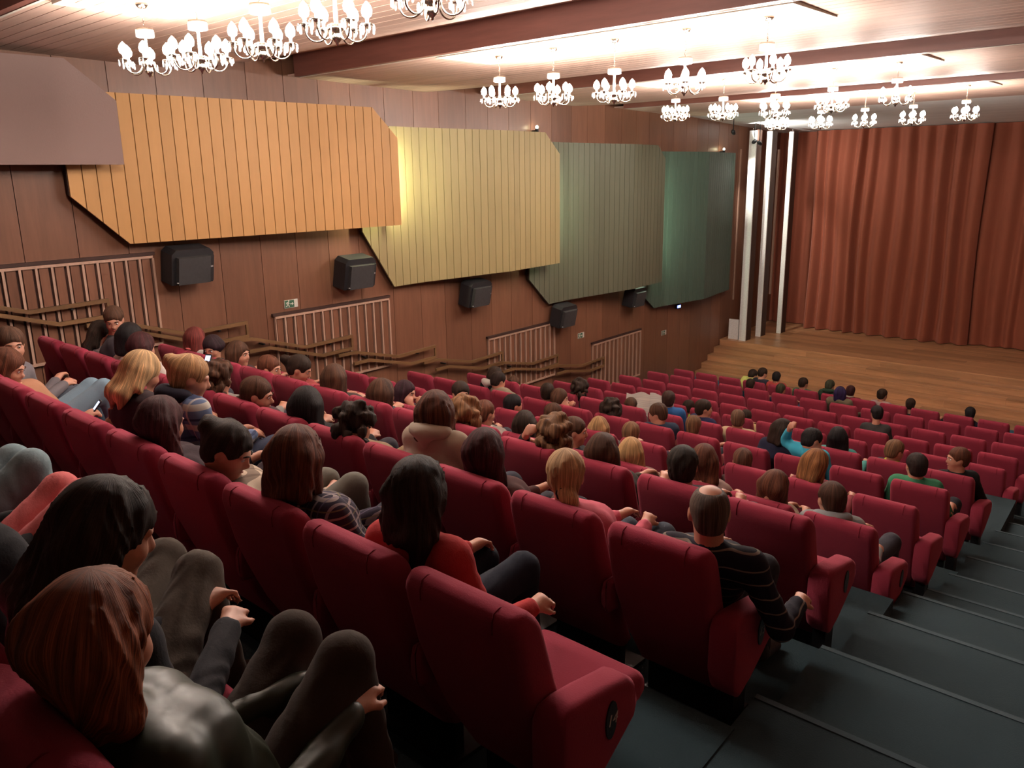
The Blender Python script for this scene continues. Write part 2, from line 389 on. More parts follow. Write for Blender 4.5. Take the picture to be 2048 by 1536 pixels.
# ------------------------------------------------------------------ coloured wall panels
def ev(pts, y):
    for (a, za), (b, zb) in zip(pts, pts[1:]):
        if a <= y <= b: return za+(zb-za)*(y-a)/max(1e-6, b-a)
    return pts[0][1] if y < pts[0][0] else pts[-1][1]
def wall_panel(name, label, mat, top, bot, fold, slat=.148, backing=None):
    r = tag(empty(name, (xw(top[0][0]), top[0][0], bot[0][1])), label, 'wall panel', 'coloured acoustic wall panels'); ox, oy, oz = r.location
    y0, y1 = top[0][0], top[-1][0]; cuts = [y0]; n = max(1, round((y1-y0)/slat)); cuts = [y0+(y1-y0)*i/n for i in range(n+1)]
    bk = MB()
    ys = sorted(set([p[0] for p in top]+[p[0] for p in bot]+[p[0] for p in fold])); ys = [q for q in ys if y0 <= q <= y1]
    for a, b in zip(ys, ys[1:]):
        p = []
        for z_ in (bot, top):
            for (yy, dd) in ((a, -.05), (a, -.002), (b, -.002), (b, -.05)):
                s_ = .012 if z_ is bot else -.012
                p.append((xw(yy)+ev(fold, yy)+dd-ox, yy-oy, ev(z_, yy)+s_-oz))
        p2 = [p[0], p[1], p[2], p[3], p[4], p[5], p[6], p[7]]
        bk.hexa(p2)
    bk.build('backing', backing or WALLD, r)
    for a, b in zip(cuts, cuts[1:]):
        g = .005 if n > 1 else 0; a_, b_ = a+g, b-g
        sub = [a_]+[q[0] for q in top+bot+fold if a_ < q[0] < b_]+[b_]; sub = sorted(set(sub)); mb = MB()
        for s0, s1 in zip(sub, sub[1:]):
            p = []
            for z_ in (bot, top):
                for (yy, dd) in ((s0, 0), (s0, .025), (s1, .025), (s1, 0)):
                    p.append((xw(yy)+ev(fold, yy)+dd-ox, yy-oy, ev(z_, yy)-oz))
            mb.hexa(p)
        mb.build('slat' if n > 1 else 'fabric_board', mat, r)
    # edge strips that box the panel in
    for (ya, z0_, z1_) in ((y1, ev(bot, y1), ev(top, y1)),):
        MB().hexa([(q[0]-ox, q[1]-oy, q[2]-oz) for q in wq(ya-.02, ya, z0_, z1_, ev(fold, ya)-.12, ev(fold, ya)-.05)]).build('edge_strip', mat, r)
    for yy in (y0+.4, y1-.6):                       # hidden brackets that carry the panel
        MB().hexa([(q[0]-ox, q[1]-oy, q[2]-oz) for q in wq(yy, yy+.06, ev(bot, yy)+.3, ev(top, yy)-.3, 0, ev(fold, yy)-.04)]).build('bracket', WALLD, r)
    return r
P0 = cloth('panel_grey', (.20, .135, .120), .9, 60, .08, .1, .2)
P1 = wood('panel_orange', (.46, .235, .080), .55, (7, 7, .8), .05, .06)
P2 = wood('panel_straw', (.30, .232, .105), .55, (7, 7, .8), .05, .06)
P3 = wood('panel_sage', (.096, .098, .064), .55, (7, 7, .8), .05, .06)
P4 = wood('panel_green', (.056, .086, .066), .55, (7, 7, .8), .05, .06)
wall_panel('grey_wall_panel', 'grey fabric wall panel with cut corner at the far left', P0, [(-1.2, 6.43), (3.47, 6.43), (3.94, 6.05)], [(-1.2, 5.40), (3.94, 5.40)], [(-1.2, .12), (1.2, .32), (3.94, .46)], 9)
wall_panel('orange_wall_panel', 'orange slatted wall panel with cut corners', P1, [(3.46, 6.16), (7.52, 6.16), (7.96, 5.76)], [(3.46, 5.08), (4.02, 4.54), (7.96, 4.54)], [(3.46, .12), (4.9, .26), (6.7, .42), (7.96, .48)])
wall_panel('straw_wall_panel', 'straw yellow slatted wall panel with cut corners', P2, [(7.52, 5.95), (11.52, 5.94), (11.96, 5.575)], [(7.52, 4.46), (8.08, 3.59), (11.96, 3.62)], [(7.52, .08), (8.75, .14), (10.55, .47), (11.96, .47)])
wall_panel('sage_wall_panel', 'sage green slatted wall panel with cut corners', P3, [(11.5, 5.805), (15.57, 5.79), (15.92, 5.51)], [(11.5, 3.33), (12.08, 2.80), (15.92, 2.84)], [(11.5, .08), (12.75, .14), (14.6, .47), (15.92, .46)])
wall_panel('dark_green_wall_panel', 'dark green slatted wall panel nearest the stage', P4, [(15.75, 5.68), (20.1, 5.68)], [(15.75, 2.50), (16.2, 2.17), (20.1, 2.16)], [(15.75, .08), (16.6, .14), (18.14, .42), (20.1, .20)])
# tubes that glow behind the free edges of the panels
TUBEM = plain('lit_tube', (1, 1, 1), .4, emit=(.95, 1.0, .62), es=TUBE)
TUBEG = plain('lit_tube_green', (1, 1, 1), .4, emit=(.78, 1.0, .72), es=TUBE*.5)
for yy, za, zb, d, m, lab in ((7.92, 4.7, 5.66, .34, TUBEM, 'lit tube hidden behind the free edge of the orange panel'),
                              (11.92, 3.9, 5.4, .33, TUBEG, 'lit tube hidden behind the free edge of the straw panel'),
                              (15.88, 3.1, 5.3, .32, TUBEG, 'lit tube hidden behind the free edge of the sage panel')):
    r = tag(empty('wall_tube_lamp', (xw(yy)+d, yy, za)), lab, 'lamp', 'tubes behind the wall panels')
    MB().tube([(0, 0, 0), (0, 0, zb-za)], .016, 8).build('tube', m, r)
    for z_ in (0, zb-za): MB().box(-.29, .02, -.02, .02, z_-.02, z_+.02).build('holder', BLACKM, r)
for yy, z_, lab in ((11.75, 6.02, 'small lit lamp on top of the straw panel'), (19.6, 5.74, 'small lit lamp on top of the dark green panel')):
    r = tag(empty('wall_spot_lamp', (xw(yy)+.12, yy, z_)), lab, 'lamp', 'small lamps above the wall panels')
    MB().lathe([(0, -.05), (.03, -.05), (.035, 0), (.0, .01)]).build('holder', BLACKM, r)
    MB().lathe([(0, 0), (.022, .01), (.026, .035), (.015, .055), (0, .06)]).build('bulb', plain('small_lit_bulb', (1, 1, 1), .4, emit=(1, .9, .55), es=40), r)
    MB().box(-.12, .01, -.012, .012, -.045, -.02).build('bracket', BLACKM, r)

# ------------------------------------------------------------------ slatted grilles in the left wall
def grille(y0, y1, z0, z1, lab):
    r = tag(empty('slatted_grille', (xw(y0), y0, z0)), lab, 'wall grille', 'slatted grilles in the side wall'); ox, oy, oz = r.location
    def put(name, a, b, c, d_, e, f_, m): MB().hexa([(q[0]-ox, q[1]-oy, q[2]-oz) for q in wq(a, b, c, d_, e, f_)]).build(name, m, r)
    put('backing', y0, y1, z0, z1, .001, .008, WALLD)
    put('top_rail', y0, y1, z1-.035, z1-.005, .008, .055, BARW); put('bottom_rail', y0, y1, z0, z0+.03, .008, .055, BARW)
    put('frame', y0-.03, y1+.03, z1, z1+.035, .0, .05, WALLD)
    n = round((y1-y0)/.16); w = (y1-y0)/n
    for i in range(n+1):
        yy = y0+w*i
        if i < n: put('slat', yy+.034, yy+w-.034, z0+.03, z1-.035, .008, .032, WALLW)
        put('bar', yy-.012 if i else yy, yy+.014, z0+.03, z1-.035, .008, .05, BARW)
grille(2.23, 4.33, 3.31, 4.38, 'slatted wooden grille in the wall under the far left panels')
grille(5.94, 8.02, 2.35, 3.42, 'slatted wooden grille to the right of the exit sign')
grille(10.37, 12.38, 1.32, 2.39, 'slatted wooden grille in the wall below the third speaker')
grille(13.77, 15.77, .64, 1.71, 'slatted wooden grille in the wall nearest the stage')
# ------------------------------------------------------------------ handrails on the left aisle stairs
HG = 'stepped handrails on the left aisle'
ordn = ['topmost', 'second', 'third', 'fourth', 'fifth', 'sixth', 'lowest']
for i, (y0, z0, zd) in enumerate(((2.02, 4.18, .27), (3.76, 3.68, .28), (5.49, 3.20, .26), (7.23, 2.71, .22), (8.96, 2.28, .20), (10.7, 1.90, .18), (12.4, 1.52, .16))):
    r = tag(empty('handrail', (xw(y0)+.12, y0, z0-.9)), '%s stepped wooden handrail on the left aisle stairs' % ordn[i], 'handrail', HG)
    def P(y, z): return (xw(y)+.12-(xw(y0)+.12), y-y0, z-(z0-.9))
    a = [(y0-.32, z0), (y0, z0), (y0+.86, z0-zd), (y0+1.70, z0-zd+.02)]
    b = [(y+.28, z-.17) for y, z in a[:3]]+[(y0+1.70, z0-zd-.16)]
    for nm, pl in (('upper_rail', a), ('lower_rail', b)):
        mb = MB()
        for (ya, za), (yb_, zb_) in zip(pl, pl[1:]):
            mb.hexa([P(ya, za-.025)]*0+[(P(ya, za-.022)[0]-.02, P(ya, za)[1], P(ya, za-.022)[2]), (P(ya, za)[0]+.02, P(ya, za)[1], P(ya, za-.022)[2]), (P(yb_, zb_)[0]+.02, P(yb_, zb_)[1], P(yb_, zb_-.022)[2]), (P(yb_, zb_)[0]-.02, P(yb_, zb_)[1], P(yb_, zb_-.022)[2]),
                     (P(ya, za)[0]-.02, P(ya, za)[1], P(ya, za+.022)[2]), (P(ya, za)[0]+.02, P(ya, za)[1], P(ya, za+.022)[2]), (P(yb_, zb_)[0]+.02, P(yb_, zb_)[1], P(yb_, zb_+.022)[2]), (P(yb_, zb_)[0]-.02, P(yb_, zb_)[1], P(yb_, zb_+.022)[2])])
        mb.build(nm, RAILM, r)
    ye = y0+1.69; e = P(ye, z0-zd); MB().box(e[0]-.016, e[0]+.016, e[1]-.016, e[1]+.016, e[2]-.16, e[2]).build('end_post', RAILM, r)
    for yy, zz in ((y0+.2, z0-.07), (y0+1.3, z0-zd+.01)):
        e = P(yy, zz); MB().box(e[0]-.12, e[0], e[1]-.012, e[1]+.012, e[2]-.05, e[2]-.03).build('bracket', BLACKM, r)

# ------------------------------------------------------------------ speakers, signs
def speaker(yc, zc, lab, s=1.0):
    r = tag(empty('wall_speaker', (xw(yc), yc, zc), math.radians(3.7)), lab, 'speaker', 'black surround speakers on the side wall')
    t = math.radians(12)
    def tl(mb): mb.v = [(p[0]*math.cos(t)+p[2]*math.sin(t), p[1], -p[0]*math.sin(t)+p[2]*math.cos(t)) for p in mb.v]; return mb
    w, h, dp = .27*s, .21*s, .30*s
    body = MB().prism([(-w, -h), (w, -h), (w, h*.75), (w*.8, h), (-w*.8, h), (-w, h*.75)], 'x', .07, .07+dp*.78)
    tl(body).build('cabinet', BLACKP, r)
    tl(MB().prism([(-w*.8, -h*.92), (w*.72, -h*.92), (w*.72, h*.62), (-w*.8, h*.62)], 'x', .07+dp*.78, .07+dp)).build('grille', GRILLE, r)
    tl(MB().box(.07+dp*.78, .07+dp*.86, w*.76, w*.97, -h*.9, h*.6)).build('side_baffle', BLACKP, r)
    tl(MB().box(.07+dp*.86, .07+dp*.87, w*.8, w*.93, -.02, 0)).build('badge', plain('badge_silver', (.6, .6, .6), .3, .6), r)
    for q in (-w*.86,): tl(MB().lathe([(0, 0), (.012, 0), (.012, .01), (0, .012)], (.07+dp, q, -h*.8), 8)).build('screw', MATS['badge_silver'], r)
    MB().box(0, .1, -.04, .04, -.08, .08).build('wall_bracket', BLACKM, r)
speaker(4.68, 4.29, 'large black speaker on the wall under the orange panel')
speaker(7.25, 3.95, 'black speaker on the wall left of the straw panel corner', 1.05)
speaker(9.88, 3.33, 'black speaker hanging below the straw panel')
speaker(12.48, 2.58, 'black speaker below the lower left corner of the sage panel')
speaker(15.2, 2.62, 'small black speaker beside the dark green panel corner')
GREEN = plain('sign_green', (.030, .10, .055), .5); SIGNW = plain('sign_white', (.62, .58, .52), .5)
def exit_sign(yc, zc, lab):
    r = tag(empty('exit_sign', (xw(yc), yc, zc), math.radians(3.7)), lab, 'sign', 'running man exit signs on the side wall')
    MB().box(.0, .012, -.11, .11, -.055, .055).build('plate', SIGNW, r)
    MB().box(.012, .014, -.105, .048, -.050, .050).build('green_field', GREEN, r)
    man = MB(); q = .0155
    def bar(a, b, w):
        (y0, z0), (y1, z1) = a, b; dy_, dz_ = y1-y0, z1-z0; L = math.hypot(dy_, dz_); ny, nz = -dz_/L*w, dy_/L*w
        man.prism([(y0+ny, z0+nz), (y0-ny, z0-nz), (y1-ny, z1-nz), (y1+ny, z1+nz)], 'x', .014, q)
    bar((-.048, .030), (-.060, -.006), .009); bar((-.06, -.004), (-.040, -.022), .006); bar((-.040, -.022), (-.038, -.042), .006)
    bar((-.062, -.004), (-.074, -.028), .006); bar((-.074, -.028), (-.092, -.030), .006); bar((-.050, .022), (-.032, .004), .005); bar((-.05, .024), (-.075, .020), .005); bar((-.075, .02), (-.084, .004), .005)
    man.prism([(-.040+.011*math.cos(t*math.pi/4), .042+.011*math.sin(t*math.pi/4)) for t in range(8)], 'x', .014, q)
    man.build('running_man', SIGNW, r)
    MB().prism([(-.018, .006), (-.018, -.006), (.012, -.006), (.012, -.022), (.038, 0), (.012, .022), (.012, .006)], 'x', .014, q).build('arrow', SIGNW, r)
exit_sign(6.24, 3.555, 'green exit sign left of the second slatted grille')
exit_sign(13.36, 1.965, 'green exit sign between the two farthest slatted grilles')
exit_sign(16.94, 1.455, 'green exit sign nearest the stage')
r = tag(empty('emergency_light', (xw(17.56), 17.56, 2.02)), 'small blue glowing emergency light under the dark green panel', 'lamp')
MB().box(0, .07, -.09, .09, -.05, .05).build('housing', BLACKP, r)
MB().box(.07, .076, -.07, .07, -.03, .03).build('lens', plain('blue_lens', (.1, .15, 1), .3, emit=(.12, .2, 1.0), es=9), r)
MB().box(.076, .079, -.03, .05, -.008, .018).build('bright_strip', plain('white_lens', (1, 1, 1), .3, emit=(.6, .7, 1), es=10), r)

# ------------------------------------------------------------------ chandeliers, five across in each bay
def make_chandelier(chain):
    r = empty('chandelier')                       # origin at the lowest tip
    MB().lathe([(0, 0), (.006, .004), (.009, .016), (.018, .024), (.030, .038), (.030, .052), (.014, .064), (.022, .074), (.045, .086), (.050, .098), (.020, .108), (.011, .12), (.011, .30), (.02, .31), (.055, .318), (.062, .33), (.062, .345), (0, .347)], n=14).build('column', GOLD, r)
    MB().lathe([(.060, .285), (.066, .29), (.066, .335), (.058, .335), (.058, .29)], n=16).build('glass_sleeve', CRYST, r)
    cm = MB(); z = .346; i = 0
    while z < .346+chain:
        c = (0, 0, z+.012); pts = []
        for k in range(8):
            t = 2*math.pi*k/8; a, b = .006*math.cos(t), .014*math.sin(t); pts.append((a if i % 2 else 0, 0 if i % 2 else a, z+.012+b))
        cm.tube(pts, .0022, 4, close=True); z += .021; i += 1
    cm.build('chain', GOLD, r)
    MB().lathe([(0, .346+chain), (.03, .346+chain), (.045, .366+chain), (.045, .378+chain), (0, .378+chain)], n=12).build('ceiling_cup', GOLD, r)
    # one arm with its cup, candle, bulb and crystals: shared meshes
    for k in range(6):
        a = 2*math.pi*k/6+.3; ca, sa = math.cos(a), math.sin(a)
        def w(p): return (p[0]*ca-p[1]*sa, p[0]*sa+p[1]*ca, p[2])
        pl = []
        for i in range(15):
            t = i/14; ang = math.pi*(1+t); pl.append((.112+.062*math.cos(ang)*1.0, 0, .082+.060*math.sin(ang)))
        pl = [(.018, 0, .098), (.035, 0, .115), (.047, 0, .108)]+pl+[(.176, 0, .10)]
        arm = MB().tube([w(p) for p in pl], .0055, 6).build('arm', GOLD, r)
        c = w((.176, 0, 0))
        cup = MB().lathe([(0, .098), (.014, .100), (.030, .106), (.040, .116), (.037, .118), (.012, .110), (.012, .150), (0, .150)], (c[0], c[1], 0), 10).build('candle_cup', GOLD, arm)
        MB().lathe([(.004, .145), (.028, .162), (.033, .188), (.024, .214), (.002, .238)], (c[0], c[1], 0), 6).build('bulb', BULBM, arm)
        cr = MB()
        for q in range(7):
            b = 2*math.pi*q/7; x, y_ = c[0]+.040*math.cos(b), c[1]+.040*math.sin(b); L = .05 if q % 2 else .038
            cr.lathe([(0, .112-L), (.008, .120-L), (.0055, .108), (0, .112)], (x, y_, 0), 4)
        cr.build('crystals', CRYST, arm)
    return r
chand = make_chandelier(.24)
cnum = ['first', 'second', 'third', 'fourth', 'fifth']; rown = ['nearest', 'second', 'third', 'farthest']
XA = [(-2.128, -1.8654, -1.6053, -1.350, -1.086), (-.936, -.826, -.7155, -.603, -.4896), (-.6153, -.545, -.4751, -.4048, -.3333), (-.471, -.4165, -.3659, -.3138, -.2612)]
ZR = [(4.059, 4.31, 4.307, 4.216, 4.033), (9.995, 10.384, 10.771, 10.446, 9.876), (15.727, 16.316, 16.807, 15.985, 15.163), (21.561, 22.154, 22.457, 22.321, 21.567)]
CY = [3.06, 7.12, 11.25, 15.22]
first = True
for a in range(4):
    for b in range(5):
        y_ = CY[a]; x_ = XA[a][b]*y_; zb = EYE+y_/ZR[a][b]
        ln = cz(y_)-zb-.378
        o = chand if first else copy_tree(chand); first = False
        o.location = (x_, y_, zb)
        tag(o, '%s crystal chandelier from the left in the %s chandelier row' % (cnum[b], rown[a]), 'chandelier', 'crystal chandeliers')
        for ch in o.children:                     # chains differ in length
            if ch.name.startswith('chain'):
                ch.scale.z = 1
            if ch.name.startswith('chain') or ch.name.startswith('ceiling_cup'):
                if ch.name.startswith('chain'):
                    s = ln/.24; ch.scale.z = s; ch.location.z = .346*(1-s)
                else: ch.location.z = ln-.24
        o.rotation_euler.z = rnd.uniform(0, 1)

# ------------------------------------------------------------------ cinema seats
def back_y(z):     # rear face of the backrest, forward offset by height
    pts = [(0.0, .40), (.18, .29), (.42, .155), (.67, .06), (.95, 0)]
    for (a, ya), (b, yb_) in zip(pts, pts[1:]):
        if a <= z <= b:
            t = (z-a)/(b-a); return ya+(yb_-ya)*t
    return 0
def mesh_back():
    mb = MB(); rg = []
    zs = [.17, .18, .20, .30, .40, .50, .60, .70, .78, .85, .89, .915, .933, .944, .95]
    for z in zs:
        th = .120+.025*math.sin(math.pi*min(1, max(0, (.95-z)/.75)))
        ins = 0
        if z > .875: t = (z-.875)/.075; ins = .048*(1-math.sqrt(max(0, 1-t*t)))
        if z < .20: ins = (.20-z)*.8
        w = .488-2*ins*.62-(.03*(.7-z)/.5 if z < .7 else 0); d = max(.018, th-ins*1.9)
        y0 = back_y(z)+ins*.95
        rg.append([(x, y0+d/2+yy, z) for x, yy in rrect(w, d, min(.040, d*.45), 4)])
    mb.rings(rg)
    return mb.mesh('backrest')
def mesh_cushion():
    mb = MB(); rg = []
    for y, zc, h, w in ((.24, .40, .06, .40), (.25, .40, .10, .44), (.30, .40, .13, .45), (.45, .405, .14, .455), (.58, .41, .14, .455), (.655, .41, .125, .45), (.69, .405, .09, .44), (.70, .40, .05, .41)):
        rg.append([(x, y, zc+zz) for x, zz in rrect(w, h, min(.035, h*.45), 4)][::-1])
    mb.rings(rg); return mb.mesh('seat_cushion')
def mesh_arm(w, x, end=False):
    mb = MB(); rg = []
    top = .635
    if not end:
        prof = [(.09, .60, .50), (.10, .635, .48), (.20, .642, .47), (.32, .640, .47), (.40, .632, .47), (.435, .615, .48), (.445, .58, .50)]
        for y, zt, zb in prof: rg.append([(x+a, y, (zt+zb)/2+b) for a, b in rrect(w, zt-zb, min(.028, (zt-zb)*.4), 4)][::-1])
    else:
        prof = [(.08, .64, .40), (.10, .67, .34), (.15, .675, .30), (.24, .665, .34), (.33, .65, .40), (.40, .64, .45), (.43, .62, .47), (.44, .58, .50)]
        for y, zt, zb in prof: rg.append([(x+a, y, (zt+zb)/2+b) for a, b in rrect(w, zt-zb, min(.032, (zt-zb)*.4), 4)][::-1])
    mb.rings(rg); return mb.mesh('armrest')
BACKM, CUSHM, ARMM, ENDM, LEFTM = mesh_back(), mesh_cushion(), mesh_arm(.05, .28), mesh_arm(.115, .295, True), mesh_arm(.115, -.295, True)
for me in (BACKM, ARMM, ENDM, LEFTM): me.materials.append(RED)
CUSHM.materials.append(RED)
basem = MB(); basem.box(-.20, .20, .33, .37, 0, .34); basem.box(-.22, .22, .28, .52, 0, .02)
BASEM = basem.mesh('base'); BASEM.materials.append(BLACKM)
footm = MB(); footm.box(.26, .33, .14, .24, .0, .34); FOOTM = footm.mesh('foot'); FOOTM.materials.append(BLACKM)
seamm = MB()
seamm.tube([(0, back_y(.88)-.001, .88), (0, back_y(.90)+.003, .915), (0, .022, .942), (0, .045, .951), (0, .07, .945)], .0022, 5)
SEAMM = seamm.mesh('seam'); SEAMM.materials.append(cloth('seam_thread', (.14, .008, .018), .9))
pm = MB(); ring = []
for t in range(20):
    a = 2*math.pi*t/20; ring.append((.305+.028*math.cos(a), .545+.062*math.sin(a)*1.0+.35*.028*math.cos(a)))
pm.prism(ring, 'x', .352, .357); PLATEM = pm.mesh('number_plate'); PLATEM.materials.append(PLATE)
def digits_mesh(s):
    cu = bpy.data.curves.new('num', 'FONT'); cu.body = s; cu.size = .052; cu.align_x = 'CENTER'; cu.align_y = 'CENTER'; cu.extrude = .0008; cu.shear = .25; cu.resolution_u = 3
    ob = bpy.data.objects.new('tmp', cu); COL.objects.link(ob)
    me = bpy.data.meshes.new_from_object(ob.evaluated_get(bpy.context.evaluated_depsgraph_get()))
    bpy.data.objects.remove(ob); bpy.data.curves.remove(cu)
    me.transform(Matrix.Rotation(math.radians(90), 4, 'Z') @ Matrix.Rotation(math.radians(90), 4, 'X'))
    me.materials.append(DIGIT); me.name = 'digits'; return me
DIG = {'14': digits_mesh('14'), '13': digits_mesh('13')}
WORDS = ['', 'second', 'third', 'fourth', 'fifth', 'sixth', 'seventh', 'eighth', 'ninth', 'tenth', 'eleventh', 'twelfth', 'thirteenth']
def seat_label(k, j):
    rowt = 'front row before the stage' if k == 12 else '%s row up from the stage' % WORDS[12-k]
    if j == 0 and k == 1: return 'empty red cinema seat with round plate numbered 14 on its aisle end'
    if j == 0 and k == 2: return 'red aisle seat with plate 13 holding the balding man in stripes'
    if j == 0: return 'red cinema seat at the right aisle end, %s' % rowt
    if j == 12: return 'red cinema seat at the left aisle end, %s' % rowt
    return 'red cinema seat, %s from the right aisle, %s' % (WORDS[j], rowt)
def make_seat(k, j):
    r = tag(empty('cinema_seat', (seat_x(k, j), ROWY[k], FLOORZ[k])), seat_label(k, j), 'seat', 'red cinema seats')
    b = link('backrest', BACKM, None, r); [setattr(link('seam', SEAMM, None, b), 'location', (sx, 0, 0)) for sx in (-.15, .15)]
    link('seat_cushion', CUSHM, None, r); link('base', BASEM, None, r)
    e = link('armrest', ENDM if j == 0 else ARMM, None, r)
    if j == 0:
        link('foot', FOOTM, None, r)
        if k in (1, 2, 3, 4):
            p = link('number_plate', PLATEM, None, e)
        if k in (1, 2):
            d = link('digits', DIG['14' if k == 1 else '13'], None, e); d.location = (.3575, .305, .545)
    if j == 12: link('armrest', LEFTM, None, r)
    return r
for k in range(13):
    for j in range(13):
        if k == 0 and j > 6: continue
        make_seat(k, j)

# ------------------------------------------------------------------ people: one continuous body surface each, clothes and hair on top
class Field:
    def __init__(s, lo, hi, h):
        s.h = h; s.lo = np.array(lo, np.float32); n = np.ceil((np.array(hi)-s.lo)/h).astype(int)+2
        s.ax = [s.lo[i]+h*np.arange(n[i], dtype=np.float32) for i in range(3)]; s.F = np.full(n, .5, np.float32)
    def blk(s, lo, hi):
        sl = []
        for i in range(3):
            a = int(max(0, math.floor((lo[i]-s.lo[i])/s.h))); b = int(min(s.F.shape[i], math.ceil((hi[i]-s.lo[i])/s.h)+1))
            if b <= a: return None, None
            sl.append(slice(a, b))
        return tuple(sl), np.meshgrid(*[s.ax[i][sl[i]] for i in range(3)], indexing='ij', sparse=True)
    def _mix(s, sl, d, k, sub):
        A = s.F[sl]
        if sub:
            d = -d; h = np.maximum(k-np.abs(A-d), 0)/k; s.F[sl] = np.maximum(A, d)+h*h*k*.25
        else:
            h = np.maximum(k-np.abs(A-d), 0)/k; s.F[sl] = np.minimum(A, d)-h*h*k*.25
    def cap(s, a, b, ra, rb=None, k=.03, sub=False, wr=0):
        rb = ra if rb is None else rb; a = np.array(a, np.float32); b = np.array(b, np.float32); m = max(ra, rb)+k+2*s.h
        sl, g = s.blk(np.minimum(a, b)-m, np.maximum(a, b)+m)
        if sl is None: return
        ba = b-a; L = float(ba@ba)+1e-9
        t = np.clip(((g[0]-a[0])*ba[0]+(g[1]-a[1])*ba[1]+(g[2]-a[2])*ba[2])/L, 0, 1)
        d = np.sqrt((g[0]-a[0]-t*ba[0])**2+(g[1]-a[1]-t*ba[1])**2+(g[2]-a[2]-t*ba[2])**2)-(ra+(rb-ra)*t)
        if wr: d = d+wr*np.sin(t*math.sqrt(L)*55+6*np.sin(g[0]*31+g[1]*17))
        s._mix(sl, d, k, sub)
    def ell(s, c, r, R=None, k=.02, sub=False):
        c = np.array(c, np.float32); m = max(r)+k+2*s.h; sl, g = s.blk(c-m, c+m)
        if sl is None: return
        q = [g[0]-c[0], g[1]-c[1], g[2]-c[2]]
        if R is not None: q = [R[0][i]*q[0]+R[1][i]*q[1]+R[2][i]*q[2] for i in range(3)]
        k0 = np.sqrt((q[0]/r[0])**2+(q[1]/r[1])**2+(q[2]/r[2])**2); k1 = np.sqrt((q[0]/r[0]**2)**2+(q[1]/r[1]**2)**2+(q[2]/r[2]**2)**2)+1e-6
        s._mix(sl, k0*(k0-1)/k1, k, sub)
    def mesh(s, name, smooth=2, origin=(0, 0, 0)):
        F = s.F; ins = F < 0; nx, ny, nz = F.shape
        cnt = np.zeros((nx-1, ny-1, nz-1), np.int8)
        for i in (0, 1):
            for j in (0, 1):
                for k in (0, 1): cnt += ins[i:nx-1+i, j:ny-1+j, k:nz-1+k]
        act = (cnt > 0) & (cnt < 8); idx = np.full(act.shape, -1, np.int64); cells = np.argwhere(act); n = len(cells)
        idx[act] = np.arange(n); P = np.zeros((n, 3), np.float64); W = np.zeros(n); c = cells
        for ax in range(3):
            o = [a for a in range(3) if a != ax]
            for u in (0, 1):
                for v in (0, 1):
                    p0 = c.copy(); p0[:, o[0]] += u; p0[:, o[1]] += v; p1 = p0.copy(); p1[:, ax] += 1
                    f0 = F[p0[:, 0], p0[:, 1], p0[:, 2]]; f1 = F[p1[:, 0], p1[:, 1], p1[:, 2]]; m = (f0 < 0) != (f1 < 0)
                    t = np.where(m, f0/np.where(m, f0-f1, 1), 0); q = p0.astype(np.float64); q[:, ax] += t; P[m] += q[m]; W[m] += 1
        P /= W[:, None]; faces = []
        for ax in range(3):
            o = [a for a in range(3) if a != ax]; sh = [slice(None)]*3
            a0 = [slice(1, -1)]*3; a0[ax] = slice(0, -1); a1 = [slice(1, -1)]*3; a1[ax] = slice(1, None)
            s0 = ins[tuple(a0)]; s1 = ins[tuple(a1)]; e = np.argwhere(s0 != s1); flip = s0[s0 != s1]
            g = e.copy(); g[:, o[0]] += 1; g[:, o[1]] += 1
            def ci(du, dv):
                q = g.copy(); q[:, o[0]] += du; q[:, o[1]] += dv; return idx[q[:, 0], q[:, 1], q[:, 2]]
            q = np.stack([ci(-1, -1), ci(0, -1), ci(0, 0), ci(-1, 0)], 1)
            fl = flip if ax != 1 else ~flip
            q[~fl] = q[~fl][:, ::-1]; faces.append(q)
        Q = np.concatenate(faces) if faces else np.zeros((0, 4), np.int64)
        Q = Q[(Q >= 0).all(1)]
        for _ in range(smooth):
            S = np.zeros_like(P); N = np.zeros(n)
            for a, b in ((0, 1), (1, 2), (2, 3), (3, 0)):
                np.add.at(S, Q[:, a], P[Q[:, b]]); np.add.at(N, Q[:, a], 1)
            P = P*.45+.55*S/np.maximum(N, 1)[:, None]
        V = (P*s.h+s.lo-np.array(origin)).astype(np.float32)
        me = bpy.data.meshes.new(name); me.vertices.add(n); me.vertices.foreach_set('co', V.ravel())
        me.loops.add(Q.size); me.loops.foreach_set('vertex_index', Q.ravel().astype(np.int32)); me.polygons.add(len(Q))
        me.polygons.foreach_set('loop_start', np.arange(0, Q.size, 4, dtype=np.int32)); me.polygons.foreach_set('loop_total', np.full(len(Q), 4, np.int32))
        me.polygons.foreach_set('use_smooth', np.ones(len(Q), bool)); me.update(); me.validate(); return me

